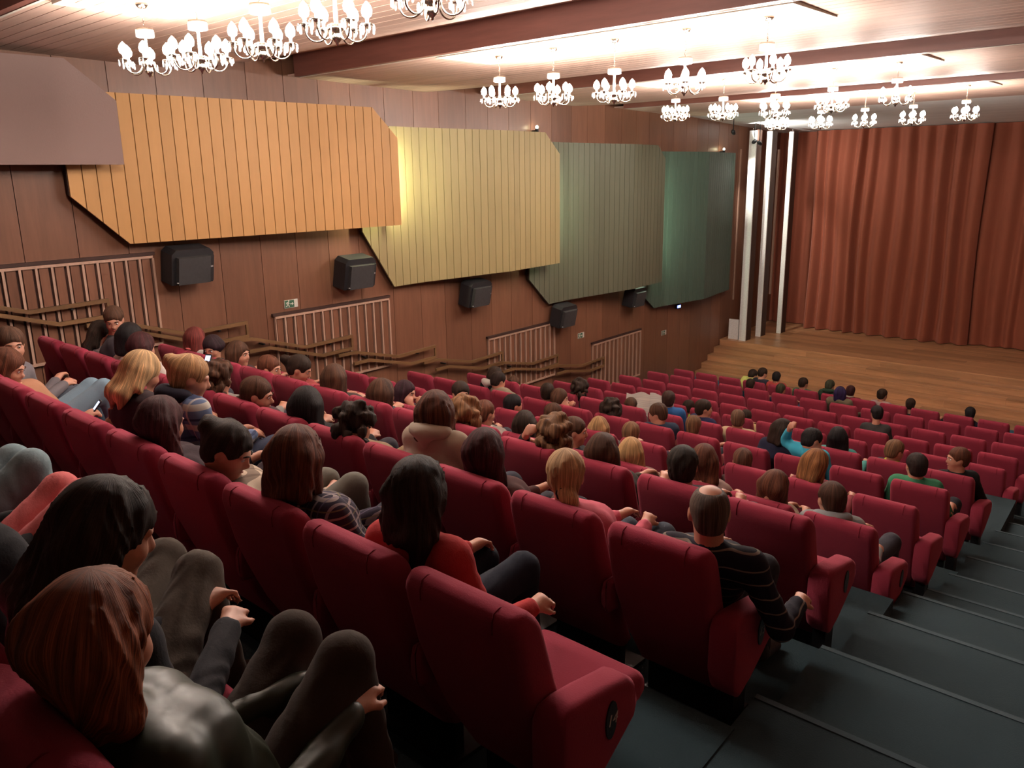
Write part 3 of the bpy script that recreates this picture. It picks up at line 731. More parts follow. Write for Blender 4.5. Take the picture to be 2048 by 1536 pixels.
def hair_mat(c):
    nm = 'hair_%.3f_%.3f_%.3f' % c
    if nm in MATS: return MATS[nm]
    m, nt, b = nmat(nm); at = node(nt, 'ShaderNodeAttribute'); at.attribute_name = 'strand'; mp = node(nt, 'ShaderNodeMapping'); nt.links.new(at.outputs['Vector'], mp.inputs[0]); mp.inputs['Scale'].default_value = (16, 5, 1)
    n1 = noise(nt, mp.outputs[0], 2.4, 5, .65); mp2 = node(nt, 'ShaderNodeMapping'); nt.links.new(at.outputs['Vector'], mp2.inputs[0]); mp2.inputs['Scale'].default_value = (3.5, 4, 1); n2 = noise(nt, mp2.outputs[0], 1.5, 2)
    mm = node(nt, 'ShaderNodeMath', operation='MULTIPLY_ADD'); mm.inputs[1].default_value = .6; nt.links.new(n1, mm.inputs[0])
    m2 = node(nt, 'ShaderNodeMath', operation='MULTIPLY'); m2.inputs[1].default_value = .4; nt.links.new(n2, m2.inputs[0]); nt.links.new(m2.outputs[0], mm.inputs[2])
    col = ramp(nt, mm.outputs[0], [(.36, dim(c, .35)), (.5, c), (.62, dim(c, 2.1))]); nt.links.new(col, b.inputs['Base Color'])
    b.inputs['Roughness'].default_value = .62; b.inputs['Specular IOR Level'].default_value = .22; bump(nt, b, n1, .7, .008); MATS[nm] = m; return m
def skin_mat(c=(.50, .235, .155)):
    nm = 'skin_%.2f' % c[0]
    if nm in MATS: return MATS[nm]
    m, nt, b = nmat(nm); n1 = noise(nt, coords(nt), 14, 3); col = ramp(nt, n1, [(.3, dim(c, .9)), (.7, dim(c, 1.08))]); nt.links.new(col, b.inputs['Base Color'])
    b.inputs['Roughness'].default_value = .5; b.inputs['Subsurface Weight'].default_value = .08; b.inputs['Subsurface Radius'].default_value = (.02, .008, .004); b.inputs['Subsurface Scale'].default_value = .3
    MATS[nm] = m; return m
def bands(nt, axis, freq, lo, hi, phase=0):
    sp = node(nt, 'ShaderNodeSeparateXYZ'); tc = node(nt, 'ShaderNodeTexCoord'); nt.links.new(tc.outputs['Object'], sp.inputs[0])
    m = node(nt, 'ShaderNodeMath', operation='MULTIPLY_ADD'); m.inputs[1].default_value = freq; m.inputs[2].default_value = phase; nt.links.new(sp.outputs[axis], m.inputs[0])
    fr = node(nt, 'ShaderNodeMath', operation='FRACT'); nt.links.new(m.outputs[0], fr.inputs[0])
    a = node(nt, 'ShaderNodeMath', operation='GREATER_THAN'); a.inputs[1].default_value = lo; nt.links.new(fr.outputs[0], a.inputs[0])
    b = node(nt, 'ShaderNodeMath', operation='LESS_THAN'); b.inputs[1].default_value = hi; nt.links.new(fr.outputs[0], b.inputs[0])
    c = node(nt, 'ShaderNodeMath', operation='MULTIPLY'); nt.links.new(a.outputs[0], c.inputs[0]); nt.links.new(b.outputs[0], c.inputs[1]); return c.outputs[0]
def pattern(name, base, layers):
    if name in MATS: return MATS[name]
    m, nt, b = nmat(name); cur = None
    rgb = node(nt, 'ShaderNodeRGB'); rgb.outputs[0].default_value = (*base, 1); cur = rgb.outputs[0]
    for axis, freq, lo, hi, col, amt in layers:
        f = bands(nt, axis, freq, lo, hi); k = node(nt, 'ShaderNodeMath', operation='MULTIPLY'); k.inputs[1].default_value = amt; nt.links.new(f, k.inputs[0])
        mx = node(nt, 'ShaderNodeMix', data_type='RGBA'); nt.links.new(k.outputs[0], mx.inputs[0]); nt.links.new(cur, mx.inputs[6]); mx.inputs[7].default_value = (*col, 1); cur = mx.outputs[2]
    nt.links.new(cur, b.inputs['Base Color']); b.inputs['Roughness'].default_value = .9; b.inputs['Specular IOR Level'].default_value = .2
    bump(nt, b, noise(nt, coords(nt), 120, 3), .2, .003); MATS[name] = m; return m
PLAIDB = pattern('plaid_blue', (.10, .14, .24), [('Z', 9, .0, .30, (.45, .42, .36), .85), ('Z', 9, .5, .62, (.02, .03, .07), .9), ('X', 8, .0, .22, (.03, .05, .12), .6), ('X', 8, .5, .6, (.55, .5, .42), .6)])
PLAIDD = pattern('plaid_dark', (.022, .016, .030), [('Z', 16, .0, .14, (.30, .24, .22), .8), ('X', 16, .0, .14, (.26, .21, .22), .8), ('Z', 16, .5, .58, (.16, .13, .06), .7), ('X', 16, .5, .58, (.10, .08, .14), .7)])
STRIPED = pattern('striped_navy', (.010, .009, .018), [('Z', 17, .0, .10, (.20, .16, .13), .9)])
CHECKG = pattern('checked_grey', (.12, .08, .08), [('Z', 60, 0, .4, (.25, .2, .2), .6), ('X', 60, 0, .4, (.25, .2, .2), .6)])
LEOP = pattern('cream_print', (.42, .33, .25), [('Z', 14, .0, .22, (.05, .03, .025), .7), ('X', 11, .3, .5, (.06, .04, .03), .5)])
LEATHER = plain('olive_leather', (.015, .019, .008), .45, spec=.35, bst=.15)
EYEW = plain('eye_white', (.6, .58, .55), .25); IRIS = plain('iris_dark', (.02, .012, .008), .2); LIPM = plain('lips', (.38, .10, .085), .45)
SHOE = plain('shoe_dark', (.02, .014, .012), .6); SHOEL = plain('shoe_pale', (.36, .33, .28), .6); BOOT = plain('brown_boot', (.055, .028, .016), .6)
BLK=(.008,.007,.008); DKB=(.020,.011,.007); BRN=(.058,.026,.014); LBR=(.15,.078,.038); RDH=(.15,.042,.017); BLD=(.50,.315,.155); DRD=(.040,.009,.011); AUB=(.095,.032,.016)
def col_mat(c): return c if not isinstance(c, tuple) else cloth('fabric_%.3f_%.3f_%.3f' % c, c, .92, 110, .12, .2, .25)
def rotm(yaw, pitch, roll=0):
    m = Matrix.Rotation(math.radians(yaw), 3, 'Z') @ Matrix.Rotation(math.radians(-pitch), 3, 'X') @ Matrix.Rotation(math.radians(roll), 3, 'Y')
    return np.array(m)
FINGERS = ((-.030, .060, .0085), (-.010, .072, .0090), (.010, .068, .0088), (.029, .052, .0080))
def hand(Fd, wrist, direction, palm_n, curl, side, fat=0):
    d = np.array(direction)/np.linalg.norm(direction); nrm = np.array(palm_n, float); nrm -= d*(nrm@d); nrm /= np.linalg.norm(nrm)+1e-6; w = np.cross(d, nrm)*side
    c = wrist+d*.045; Fd.cap(wrist, c+d*.02, .023, .026, .02)
    for o in (-.022, -.007, .008, .022): Fd.cap(wrist+d*.02+w*o*.6, wrist+d*.082+w*o, .0135, .0125, .012)
    for o, L, r in FINGERS:
        a = wrist+d*.085+w*o; b = a+(d*math.cos(curl*.5)+nrm*math.sin(curl*.5))*L*.5; e = b+(d*math.cos(curl*1.25)+nrm*math.sin(curl*1.25))*L*.55
        Fd.cap(a, b, r+fat, r+fat, .006); Fd.cap(b, e, r+fat, r*.85+fat, .006)
    a = wrist+d*.03-w*.022; b = a+d*.030-w*.026+nrm*.012; e = b+d*.030-w*.004+nrm*.016
    Fd.cap(a, b, .013, .011, .012); Fd.cap(b, e, .0105, .009, .006)
def person(key, label, k, j, fw, Hc, hair='long', hc=BRN, top=(.05,.05,.06), legs=(.03,.03,.04), yaw=20, pitch=10, roll=0, tyaw=None, arms='lap', short=False,
           face=False, skin=(.50,.235,.155), wid=1.0, shoe=None, hood=None, knees=0, vox=None, collar=None, legdx=0, hunch=0, flow=0, vol=1.0, group='people in the audience'):
    pel = np.array([seat_x(k, j), ROWY[k]+.42+fw, FLOORZ[k]+.50]); Hc = np.array(Hc); dist = float(np.linalg.norm(Hc-np.array([0, 0, EYE])))
    h = vox or (.0095 if dist < 3.2 else .0115 if dist < 5.2 else .0145 if dist < 8.5 else .019 if dist < 14 else .024)
    near = h < .013
    RH = rotm(yaw, pitch, roll)
    def hp(x, y, z): return Hc+RH @ np.array([x, y, z])
    nb = hp(0, -.045, -.125)*.5+(Hc+np.array([0, -.03, -.165]))*.5
    if tyaw is None: tyaw = max(-35, min(35, yaw*.35))
    RT = rotm(tyaw, 0)
    up = nb-pel; ch = pel+up*.68+np.array([0, -.045, 0]); sp = pel+up*.33+np.array([0, -.03, 0])
    ch[1] = max(ch[1], ROWY[k]+.285); sp[1] = max(sp[1], ROWY[k]+.37); nb[1] = max(nb[1], ROWY[k]+.19); nb[2] += hunch
    def tv(x, y, z): return RT @ np.array([x, y, z])
    sh = [nb+tv(s*.150*wid, .02, -.085) for s in (-1, 1)]
    el, wr, hd, pn = [], [], [], []
    for i, s in enumerate((-1, 1)):
        if arms == 'lap' or (arms == 'phone' and s < 0) or (arms == 'up' and s > 0) or (arms == 'rest' and s < 0):
            e = sh[i]+tv(s*.075, .06, -.255); w = pel+np.array([s*.085, .27, .145])
        elif arms == 'phone': e = sh[i]+tv(s*.05, .13, -.23); w = e+tv(-s*.03, .20, .07)
        elif arms == 'face': e = sh[i]+tv(s*.03, .20, -.17); w = hp(s*.055, .13, -.12)
        elif arms == 'up': e = sh[i]+tv(s*.20, .06, .02); w = e+tv(-s*.12, -.10, .16)
        elif arms == 'rest': e = sh[i]+tv(s*.13, .02, -.25); w = e+tv(s*.02, .22, .0)
        elif arms == 'read': e = sh[i]+tv(s*.08, .12, -.20); w = e+tv(s*.02, .20, .12)
        el.append(e); wr.append(w); d = (w-e)/np.linalg.norm(w-e); hd.append(d); pn.append(np.array([-s*.35, 0, -1.0]) if arms in ('lap', 'rest') or w[2] < pel[2]+.2 else np.array([-s*.7, .2, .5]))
    kn, an = [], []
    for s in (-1, 1):
        q = pel+np.array([s*.115+legdx, .40-.14*knees, .02+.30*knees+(.03 if s > 0 else 0)]); kn.append(q)
        an.append(np.array([q[0]-s*.01, q[1]+.04+.10*knees, FLOORZ[k]+.10+.22*knees]))
    pts = np.array([pel, Hc, *sh, *el, *wr, *kn, *an]); lo = pts.min(0)-.24; hi = pts.max(0)+.24
    lo[2] = min(lo[2], FLOORZ[k]-.0); lo[2] = FLOORZ[k]+.005-2*h if knees == 0 else lo[2]
    # ---- body
    B = Field(lo, hi, h)
    def torso(Fd, o, wr_=0):
        for s in (-1, 1):
            Fd.cap(pel+tv(s*.055*wid, 0, 0), sp+tv(s*.045*wid, 0, 0), .105+o, .088+o, .04, wr=wr_)
            Fd.cap(sp+tv(s*.045*wid, 0, 0), ch+tv(s*.065*wid, 0, 0), .090+o, .098+o, .05, wr=wr_)
            Fd.cap(ch+tv(s*.06*wid, 0, .0), sh[0 if s < 0 else 1]+tv(-s*.03, 0, .0), .092+o, .056+o, .05)
        Fd.cap(sh[0], sh[1], .055+o, None, .04)
        Fd.cap(nb+tv(0, 0, -.06), nb+tv(0, 0, .0), .075+o, .050+o*.7, .04)
    def armsf(Fd, o, upto=1.0, wr_=0):
        for i in range(2):
            Fd.cap(sh[i], el[i], .050+o, .040+o, .03, wr=wr_)
            if upto > .5: Fd.cap(el[i], el[i]+(wr[i]-el[i])*upto, .040+o, .028+o, .02, wr=wr_)
    def legsf(Fd, o, wr_=0):
        for i in range(2):
            s = -1 if i == 0 else 1
            Fd.cap(pel+np.array([s*.085, .02, -.01]), kn[i], .086+o, .058+o, .04, wr=wr_); Fd.cap(kn[i], an[i], .057+o, .040+o, .03, wr=wr_)
    torso(B, -.004); armsf(B, 0); legsf(B, -.006)
    for i in range(2):
        B.cap(an[i], an[i]+np.array([0, .15, -.055]), .036, .026, .03)
        hand(B, wr[i], hd[i], pn[i], 1.1, 1 if i else -1, fat=0 if near else .004)
    B.cap(nb, hp(0, -.03, -.06), .052, .050, .03)
    B.ell(hp(0, -.015, .030), (.076, .094, .086), RH, .03); B.ell(hp(0, .022, -.045), (.058, .066, .076), RH, .04)
    B.cap(hp(-.012, .066, -.098), hp(.012, .066, -.098), .021, None, .025)
    for s in (-1, 1):
        B.ell(hp(s*.036, .055, -.032), (.028, .030, .028), RH, .03); B.cap(hp(s*.012, .086, .022), hp(s*.048, .074, .020), .0115, .010, .015)
        B.ell(hp(s*.077, -.006, -.008), (.010, .021, .033), RH, .012)
        B.ell(hp(s*.031, .102, .001), (.019, .016, .012), RH, .012, sub=True)
    B.cap(hp(0, .088, .006), hp(0, .108, -.026), .0095, .0125, .014); B.ell(hp(0, .096, -.034), (.018, .013, .010), RH, .012)
    B.ell(hp(0, .086, -.060), (.024, .012, .010), RH, .008)
    o = tuple(pel)
    bo = link('person', B.mesh('person_body', 1, o), skin_mat(skin), None, o); tag(bo, label, 'person', group)
    # ---- clothes
    T = Field(lo, hi, h); wrk = .0028 if near else 0
    torso(T, .012, wrk); armsf(T, .012 if not short else .016, .97 if not short else 0, wrk)
    if short:
        for i in range(2): T.cap(sh[i]+(el[i]-sh[i])*.95, el[i]+(wr[i]-el[i])*1.2, .052, .05, .004, sub=True)
    if arms == 'vest': pass
    T.cap(nb+np.array([0, 0, .035]), hp(0, -.02, -.02), .060, .075, .006, sub=True)
    to = link('top', T.mesh('top', 2, o), col_mat(top), bo, (0, 0, 0))
    if hood is not None:
        Hd = Field(nb-.26, nb+.22, h)
        for a in range(9):
            t = math.pi*(.08+.84*a/8); Hd.cap(nb+tv(-.098*math.cos(t), -.015-.075*math.sin(t), -.010+.012*math.sin(t)), nb+tv(-.098*math.cos(t+.37), -.015-.075*math.sin(t+.37), -.010+.012*math.sin(t+.37)), .034, None, .02)
        Hd.cap(nb+tv(0, -.075, -.02), nb+tv(0, -.075, -.08), .050, .028, .04)
        link('hood', Hd.mesh('hood', 2, o), col_mat(hood), bo, (0, 0, 0))
    if collar is not None:
        Cd = Field(nb-.2, nb+.2, h)
        for a in range(12):
            t = 2*math.pi*a/12; t2 = 2*math.pi*(a+1)/12
            Cd.cap(nb+tv(.066*math.cos(t), .062*math.sin(t)-.005, .005), nb+tv(.066*math.cos(t2), .062*math.sin(t2)-.005, .005), .017, None, .012)
        link('collar', Cd.mesh('collar', 1, o), col_mat(collar), bo, (0, 0, 0))
    G = Field(lo, hi, h); torsopel = pel
    G.cap(pel+tv(-.06, 0, 0), pel+tv(.06, 0, 0), .112, None, .03); legsf(G, .008, wrk*.8)
    link('trousers', G.mesh('trousers', 2, o), col_mat(legs), bo, (0, 0, 0))
    for i in range(2):
        S = Field(an[i]-.14, an[i]+np.array([.14, .30, .12]), h)
        S.cap(an[i]+np.array([0, .0, -.02]), an[i]+np.array([0, .17, -.062]), .048, .034, .03); S.cap(an[i]+np.array([0, -.015, -.01]), an[i]+np.array([0, -.01, .06]), .050, .047, .02)
        link('shoe', S.mesh('shoe', 1, o), shoe or SHOE, bo, (0, 0, 0))
    # ---- hair
    if hair != 'none':
        lo2 = Hc-np.array([.40, .32, .62 if hair in ('long', 'longwavy', 'mid') else .34]); Q = Field(lo2, Hc+.24, h)
        if hair == 'bald':
            Q.ell(hp(0, -.016, .030), (.081, .099, .0905), RH, .02); Q.ell(hp(0, -.058, -.035), (.062, .045, .05), RH, .03)
            Q.ell(hp(0, -.030, .135), (.062, .066, .045), RH, .015, sub=True); Q.ell(hp(0, .115, .055), (.075, .075, .095), RH, .015, sub=True); Q.ell(hp(0, .095, -.06), (.085, .080, .11), RH, .02, sub=True)
            Q.ell(hp(0, -.02, -.160), (.14, .16, .085), RH, .02, sub=True)
            for s in (-1, 1): Q.ell(hp(s*.088, .004, -.022), (.026, .030, .042), RH, .01, sub=True)
        else:
            big = .985 if hair in ('crop',) else 1.02 if hair in ('short', 'pony', 'lowpony', 'bun') else 1.05
            Q.ell(hp(0, -.018, .034), (.088*big, .106*big, .096*big), RH, .02)
            if hair in ('crop', 'short'): Q.ell(hp(0, -.055, -.035), (.074, .055, .06), RH, .03)
            if hair in ('long', 'longwavy', 'mid'):
                L = {'long': .32, 'longwavy': .28, 'mid': .17}[hair]; tip = np.array([0, -.02, 0])
                for x in (-.055, -.02, .02, .055):
                    a = hp(x*1.1, -.055, .0); m_ = nb+tv(x*1.25, -.095, -.01); e = nb+tv(x*1.15-.015, -.125, .10-L+.03*math.sin(x*90))
                    m_ = m_+np.array([flow*.45, 0, 0]); e = e+np.array([flow+(x*1.9 if vol > 1.2 else 0), 0, (-.03+.05*math.sin(x*140)) if vol > 1 else 0])
                    for q_ in (m_, e):
                        if q_[2] < FLOORZ[k]+1.0: q_[1] = max(q_[1], ROWY[k]+.185)
                    Q.cap(a, m_, .050*vol, .038*vol, .04); Q.cap(m_, e, .038*vol, .012*vol, .03)
                for s in (-1, 1):
                    a = hp(s*.070, -.012, .01); m_ = nb+tv(s*.092, -.015, .02); e = nb+tv(s*.098, .0, -.10 if hair != 'mid' else -.04)+np.array([flow*.6, 0, 0])
                    Q.cap(a, m_, .030, .026, .03); Q.cap(m_, e, .026, .010, .02)
            if hair == 'bob':
                for x in (-.06, -.02, .02, .06): Q.cap(hp(x, -.055, .0), hp(x*1.25, -.062, -.135), .052, .030, .04)
                for s in (-1, 1): Q.cap(hp(s*.070, .0, .01), hp(s*.088, .012, -.135), .036, .022, .04)
            if hair == 'curly':
                rr = random.Random(key)
                for _ in range(70):
                    t = rr.uniform(0, 2*math.pi); z = rr.uniform(-.9, 1); q_ = math.sqrt(1-z*z); v = np.array([q_*math.cos(t), q_*math.sin(t), z])
                    if v[1] > .45 and v[2] < .5: continue
                    p = v*np.array([.112, .120, .125])+np.array([0, -.025, -.005 if z < 0 else .02]); Q.cap(hp(*p), hp(*(p*1.08+np.array([0, 0, -.02]))), rr.uniform(.022, .034), .016, .018)
            if hair in ('pony', 'lowpony'):
                b0 = hp(0, -.115, .045) if hair == 'pony' else hp(0, -.100, -.065); b1 = b0+RH @ np.array([0, -.06, -.03]); b2 = b0+np.array([0, -.03, -.15])
                if b2[2] < FLOORZ[k]+1.0: b2[1] = max(b2[1], ROWY[k]+.15); b1[1] = max(b1[1], ROWY[k]+.12)
                Q.cap(b0, b1, .024, .036, .02); Q.cap(b1, b2, .036, .014, .03)
                Q.ell(hp(0, -.05, -.03), (.070, .055, .06), RH, .03)
            if hair == 'bun':
                Q.ell(hp(0, -.115, .065), (.048, .045, .045), RH, .015); Q.ell(hp(0, -.05, -.03), (.070, .055, .06), RH, .03)
            # face, ears and nape stay free
            Q.ell(hp(0, .112, -.048), (.069 if hair in ('long', 'bob', 'longwavy', 'curly', 'mid') else .082, .075, .098), RH, .018, sub=True)
            if hair in ('crop', 'short', 'pony', 'lowpony', 'bun'):
                for s in (-1, 1): Q.ell(hp(s*.094, .006, -.030), (.034, .034, .052), RH, .012, sub=True)
            if hair in ('crop', 'short'): Q.ell(hp(0, -.03, -.165), (.14, .16, .085), RH, .02, sub=True)
            g = np.meshgrid(*Q.ax, indexing='ij', sparse=True); ang = np.arctan2(g[0]-Hc[0], -(g[1]-Hc[1])+.02); rho = np.clip(np.sqrt((g[0]-Hc[0])**2+(g[1]-Hc[1]+.02)**2)/.09, 0, 1)**2
            Q.F += rho*(.0045 if near else .003)*np.sin(ang*17+4*np.sin(g[2]*16+ang*3))+rho*(.0024*np.sin(ang*43+5*np.sin(g[2]*21)) if near else 0)
        hm = Q.mesh('hair', 1, o); co = np.empty(len(hm.vertices)*3, np.float32); hm.vertices.foreach_get('co', co); q_ = (co.reshape(-1, 3)+pel-(Hc+RH @ np.array([0, -.03, .06]))) @ RH
        st = np.stack([np.arctan2(q_[:, 0], -q_[:, 1]), np.sqrt((q_**2).sum(1)), np.full(len(q_), .37*len(key))], 1).astype(np.float32)
        hm.attributes.new('strand', 'FLOAT_VECTOR', 'POINT').data.foreach_set('vector', st.ravel())
        link('hair', hm, hair_mat(hc), bo, (0, 0, 0))
        if hair in ('pony', 'lowpony'):
            b0 = hp(0, -.115, .045) if hair == 'pony' else hp(0, -.100, -.065)
            tie = MB().tube([b0-pel+RH @ np.array([.027*math.cos(t*.785), -.006, .027*math.sin(t*.785)]) for t in range(8)], .006, 5, close=True); tie.build('hair_tie', BLACKP, bo)
    if face:
        for s in (-1, 1):
            c = hp(s*.031, .079, .004)-pel; e = MB()
            e.lathe([(0, -.011), (.0065, -.009), (.0105, -.003), (.0105, .003), (.0065, .009), (0, .011)], (0, 0, 0), 10, 0); e.v = [tuple(RH @ np.array([v[0], v[2], v[1]])+c) for v in e.v]
            ir = len(e.v); d = MB().lathe([(0, 0), (.0052, .0), (.0045, .0015), (0, .002)], (0, 0, 0), 8); e.add([tuple(RH @ np.array([v[0], v[2]+.0098, v[1]])+c) for v in d.v], d.f, 1)
            e.build('eye', [EYEW, IRIS], bo)
            br = MB().tube([tuple(hp(s*.014, .0975, .024)-pel), tuple(hp(s*.032, .0935, .029)-pel), tuple(hp(s*.050, .0815, .024)-pel)], [.003, .004, .002], 6); br.build('eyebrow', hair_mat(dim(hc, .6)), bo)
        lp = MB().tube([tuple(hp(x, .0965-.012*abs(x)/.02, -.060)-pel) for x in (-.021, -.01, 0, .01, .021)], [.002, .005, .0058, .005, .002], 6); lp.build('lips', LIPM, bo)
    return bo, dict(wr=wr, hd=hd, pel=pel, Hc=Hc, nb=nb, kn=kn)

# one line per person: row, seat from the right aisle, shift, head centre
PPL = {}
PPL['redhead'] = person('redhead', 'red haired person in olive leather jacket, nearest the camera', 0, 0, 0.00, (-1.478, 0.474, 4.427), hair='longwavy',hc=(.19,.058,.024),top=LEATHER,legs=(.028,.018,.013),yaw=18,pitch=14,arms='lap',shoe=BOOT,knees=.6,legdx=-.10,vox=.0085,flow=-.12,vol=1.25)
PPL['dark2'] = person('dark2', 'person with long dark brown hair and black coat beside the redhead', 0, 1, 0.00, (-1.882, 0.659, 4.452), hair='long',hc=DKB,top=(.012,.011,.014),legs=(.055,.043,.033),yaw=-5,pitch=22,collar=(.05,.20,.24),shoe=BOOT,knees=.5,legdx=-.30,vox=.0085,flow=-.14,vol=1.1)
PPL['w_left'] = person('w_left', 'person with tied brown hair leaning in at the far left edge', 1, 9, 0.00, (-6.371, 1.784, 4.138), hair='bun',hc=BRN,top=(.10,.09,.10),legs=(.05,.06,.08),yaw=-95,pitch=8,face=True)
PPL['g_phone'] = person('g_phone', 'person with long light brown hair and blue jeans looking down at phone', 1, 8, 0.00, (-5.951, 1.624, 4.069), hair='long',hc=AUB,top=(.30,.15,.09),legs=(.14,.21,.27),yaw=-40,pitch=22,arms='phone',face=True,knees=.5)
PPL['blonde_pink'] = person('blonde_pink', 'person with straight blonde hair, dark coat and pink collar', 1, 6, 0.25, (-4.738, 1.977, 4.152), hair='mid',hc=BLD,top=(.030,.022,.026),legs=(.012,.012,.016),yaw=5,pitch=25,collar=(.55,.12,.15),hunch=0.05)
PPL['blonde_bun'] = person('blonde_bun', 'person with a blonde bun and blue white plaid shirt', 1, 5, 0.25, (-4.240, 2.020, 4.191), hair='bun',hc=(.40,.23,.11),top=PLAIDB,legs=(.03,.04,.07),yaw=-20,pitch=20,hood=(.010,.010,.018),wid=1.08,hunch=0.07)
PPL['redbrown'] = person('redbrown', 'person with long dark red hair in front of the plaid shirt', 1, 4, 0.00, (-3.779, 1.640, 4.115), hair='long',hc=DRD,top=(.02,.012,.016),legs=(.02,.02,.03),yaw=15,pitch=12)
PPL['updo'] = person('updo', 'person with pinned up black hair and cream patterned top, head bowed right', 1, 3, 0.00, (-3.171, 1.639, 4.111), hair='bun',hc=DKB,top=LEOP,legs=(.11,.105,.09),yaw=-48,pitch=30,face=True,knees=.45,legdx=.08)
PPL['plaid'] = person('plaid', 'person with reddish brown bob in dark checked shirt holding a phone', 1, 2, 0.00, (-2.659, 1.658, 4.187), hair='bob',hc=AUB,top=PLAIDD,legs=(.02,.024,.035),yaw=25,pitch=14,arms='phone',knees=.3,vox=.0095,hunch=0.02)
PPL['redjacket'] = person('redjacket', 'person with very long dark hair and bright red jacket', 1, 1, 0.00, (-2.014, 1.714, 4.193), hair='long',hc=DKB,top=(.34,.030,.032),legs=(.012,.016,.026),yaw=22,pitch=8,arms='rest',vox=.0095,knees=.1,hunch=0.03)
PPL['check'] = person('check', 'person with long dark hair in grey checked top near the handrail', 2, 12, 0.00, (-8.045, 3.031, 3.829), hair='long',hc=DKB,top=CHECKG,yaw=-50,pitch=18,face=True,hunch=0.03)
PPL['facing'] = person('facing', 'brown haired person turned round talking beside the grey checked top', 2, 11, 0.10, (-7.821, 3.066, 3.983), hair='short',hc=BRN,top=(.03,.025,.03),yaw=-120,pitch=20,face=True)
PPL['black260'] = person('black260', 'black haired person in white jacket beside the grey checked top', 2, 10, 0.00, (-7.133, 2.917, 3.924), hair='bob',hc=BLK,top=(.50,.44,.40),yaw=30,pitch=14)
PPL['purple_white'] = person('purple_white', 'person with dark purple red hair and white hooded jacket', 2, 9, 0.00, (-6.707, 2.824, 3.906), hair='long',hc=DRD,top=(.52,.46,.41),yaw=20,pitch=12,hood=(.52,.46,.41),hunch=0.05)
PPL['coral390'] = person('coral390', 'red haired person with coral collar and white jacket', 3, 12, 0.00, (-8.245, 4.041, 3.599), hair='bob',hc=(.13,.024,.020),top=(.60,.55,.52),yaw=15,pitch=10,collar=(.55,.13,.12),hunch=0.05)
PPL['facecam'] = person('facecam', 'dark haired person in black turned to face the camera, looking down', 3, 11, 0.05, (-7.904, 4.040, 3.551), hair='long',hc=(.022,.010,.014),top=(.012,.012,.014),yaw=-150,pitch=22,face=True,tyaw=-30)
PPL['prof480'] = person('prof480', 'brown haired person in profile behind the one facing back', 3, 10, 0.00, (-7.296, 3.995, 3.573), hair='bob',hc=BRN,top=(.05,.03,.03),yaw=-62,pitch=6,face=True)
PPL['curly435'] = person('curly435', 'person with curly brown hair and grey top raising a hand', 2, 7, 0.00, (-5.474, 2.810, 3.829), hair='curly',hc=BRN,top=(.20,.19,.18),yaw=20,pitch=14,arms='up')
PPL['pony515'] = person('pony515', 'person with brown hair tied back, in profile by a lit phone', 2, 6, 0.00, (-4.928, 2.804, 3.811), hair='lowpony',hc=BRN,top=(.04,.025,.03),yaw=-45,pitch=14,face=True)
PPL['black615'] = person('black615', 'person with smooth black hair in the row before the aisle stairs', 2, 5, 0.00, (-4.345, 2.811, 3.837), hair='bob',hc=BLK,top=(.012,.012,.014),yaw=30,pitch=8)
PPL['prof540'] = person('prof540', 'small auburn haired person in profile beside the wall', 3, 9, 0.00, (-6.723, 3.979, 3.514), hair='short',hc=AUB,top=(.06,.03,.03),yaw=-60,pitch=10,face=True)
PPL['pony600'] = person('pony600', 'dark haired person with a high ponytail, head bowed in profile', 3, 8, 0.00, (-6.249, 3.996, 3.577), hair='pony',hc=DKB,top=(.26,.05,.05),yaw=-50,pitch=26,face=True)
PPL['bob670'] = person('bob670', 'person with wavy chin length brown hair below the handrail', 3, 7, 0.00, (-5.722, 3.995, 3.572), hair='bob',hc=BRN,top=(.04,.03,.03),yaw=25,pitch=8)
PPL['curly712'] = person('curly712', 'person with tousled dark hair and tan top', 2, 4, 0.00, (-3.839, 2.804, 3.807), hair='curly',hc=DKB,top=(.22,.16,.10),yaw=25,pitch=20)
PPL['bobvest'] = person('bobvest', 'tall person with brown bob and beige hooded vest', 2, 3, 0.05, (-3.298, 2.957, 3.956), hair='bob',hc=(.075,.026,.014),top=(.34,.29,.23),legs=(.03,.035,.05),yaw=30,pitch=4,hood=(.36,.31,.25),hunch=0.07)
PPL['redlong'] = person('redlong', 'person with long burgundy hair right of the beige vest', 2, 2, 0.00, (-2.784, 2.818, 3.872), hair='long',hc=DRD,top=(.05,.02,.02),yaw=25,pitch=8)
PPL['blondepony'] = person('blondepony', 'person with blonde low ponytail and pink shirt', 2, 1, 0.00, (-2.258, 2.818, 3.878), hair='lowpony',hc=(.46,.29,.15),top=(.48,.10,.14),legs=(.045,.055,.075),yaw=30,pitch=8,vox=.0105)
PPL['bald'] = person('bald', 'balding man in a navy striped shirt on the aisle seat', 2, 0, 0.00, (-1.520, 2.827, 3.893), hair='bald',hc=(.085,.058,.044),top=STRIPED,legs=(.02,.02,.025),yaw=35,pitch=4,wid=1.12,arms='rest',vox=.0095,hunch=0.03)
PPL['b765'] = person('b765', 'person with smooth brown hair beside jeans clad knees', 3, 6, 0.00, (-5.078, 3.988, 3.546), hair='bob',hc=BRN,top=(.05,.05,.06),yaw=5,pitch=8)
PPL['p810'] = person('p810', 'person with dark hair resting chin on a hand', 4, 8, 0.00, (-6.360, 5.300, 3.070), hair='bob',hc=(.03,.012,.018),top=(.06,.05,.07),yaw=-70,pitch=10,arms='face',face=True)
PPL['face920'] = person('face920', 'pale faced person turned round behind the beige vest', 4, 7, 0.10, (-5.694, 5.446, 3.137), hair='lowpony',hc=DKB,top=(.03,.025,.03),yaw=-120,pitch=2,face=True)
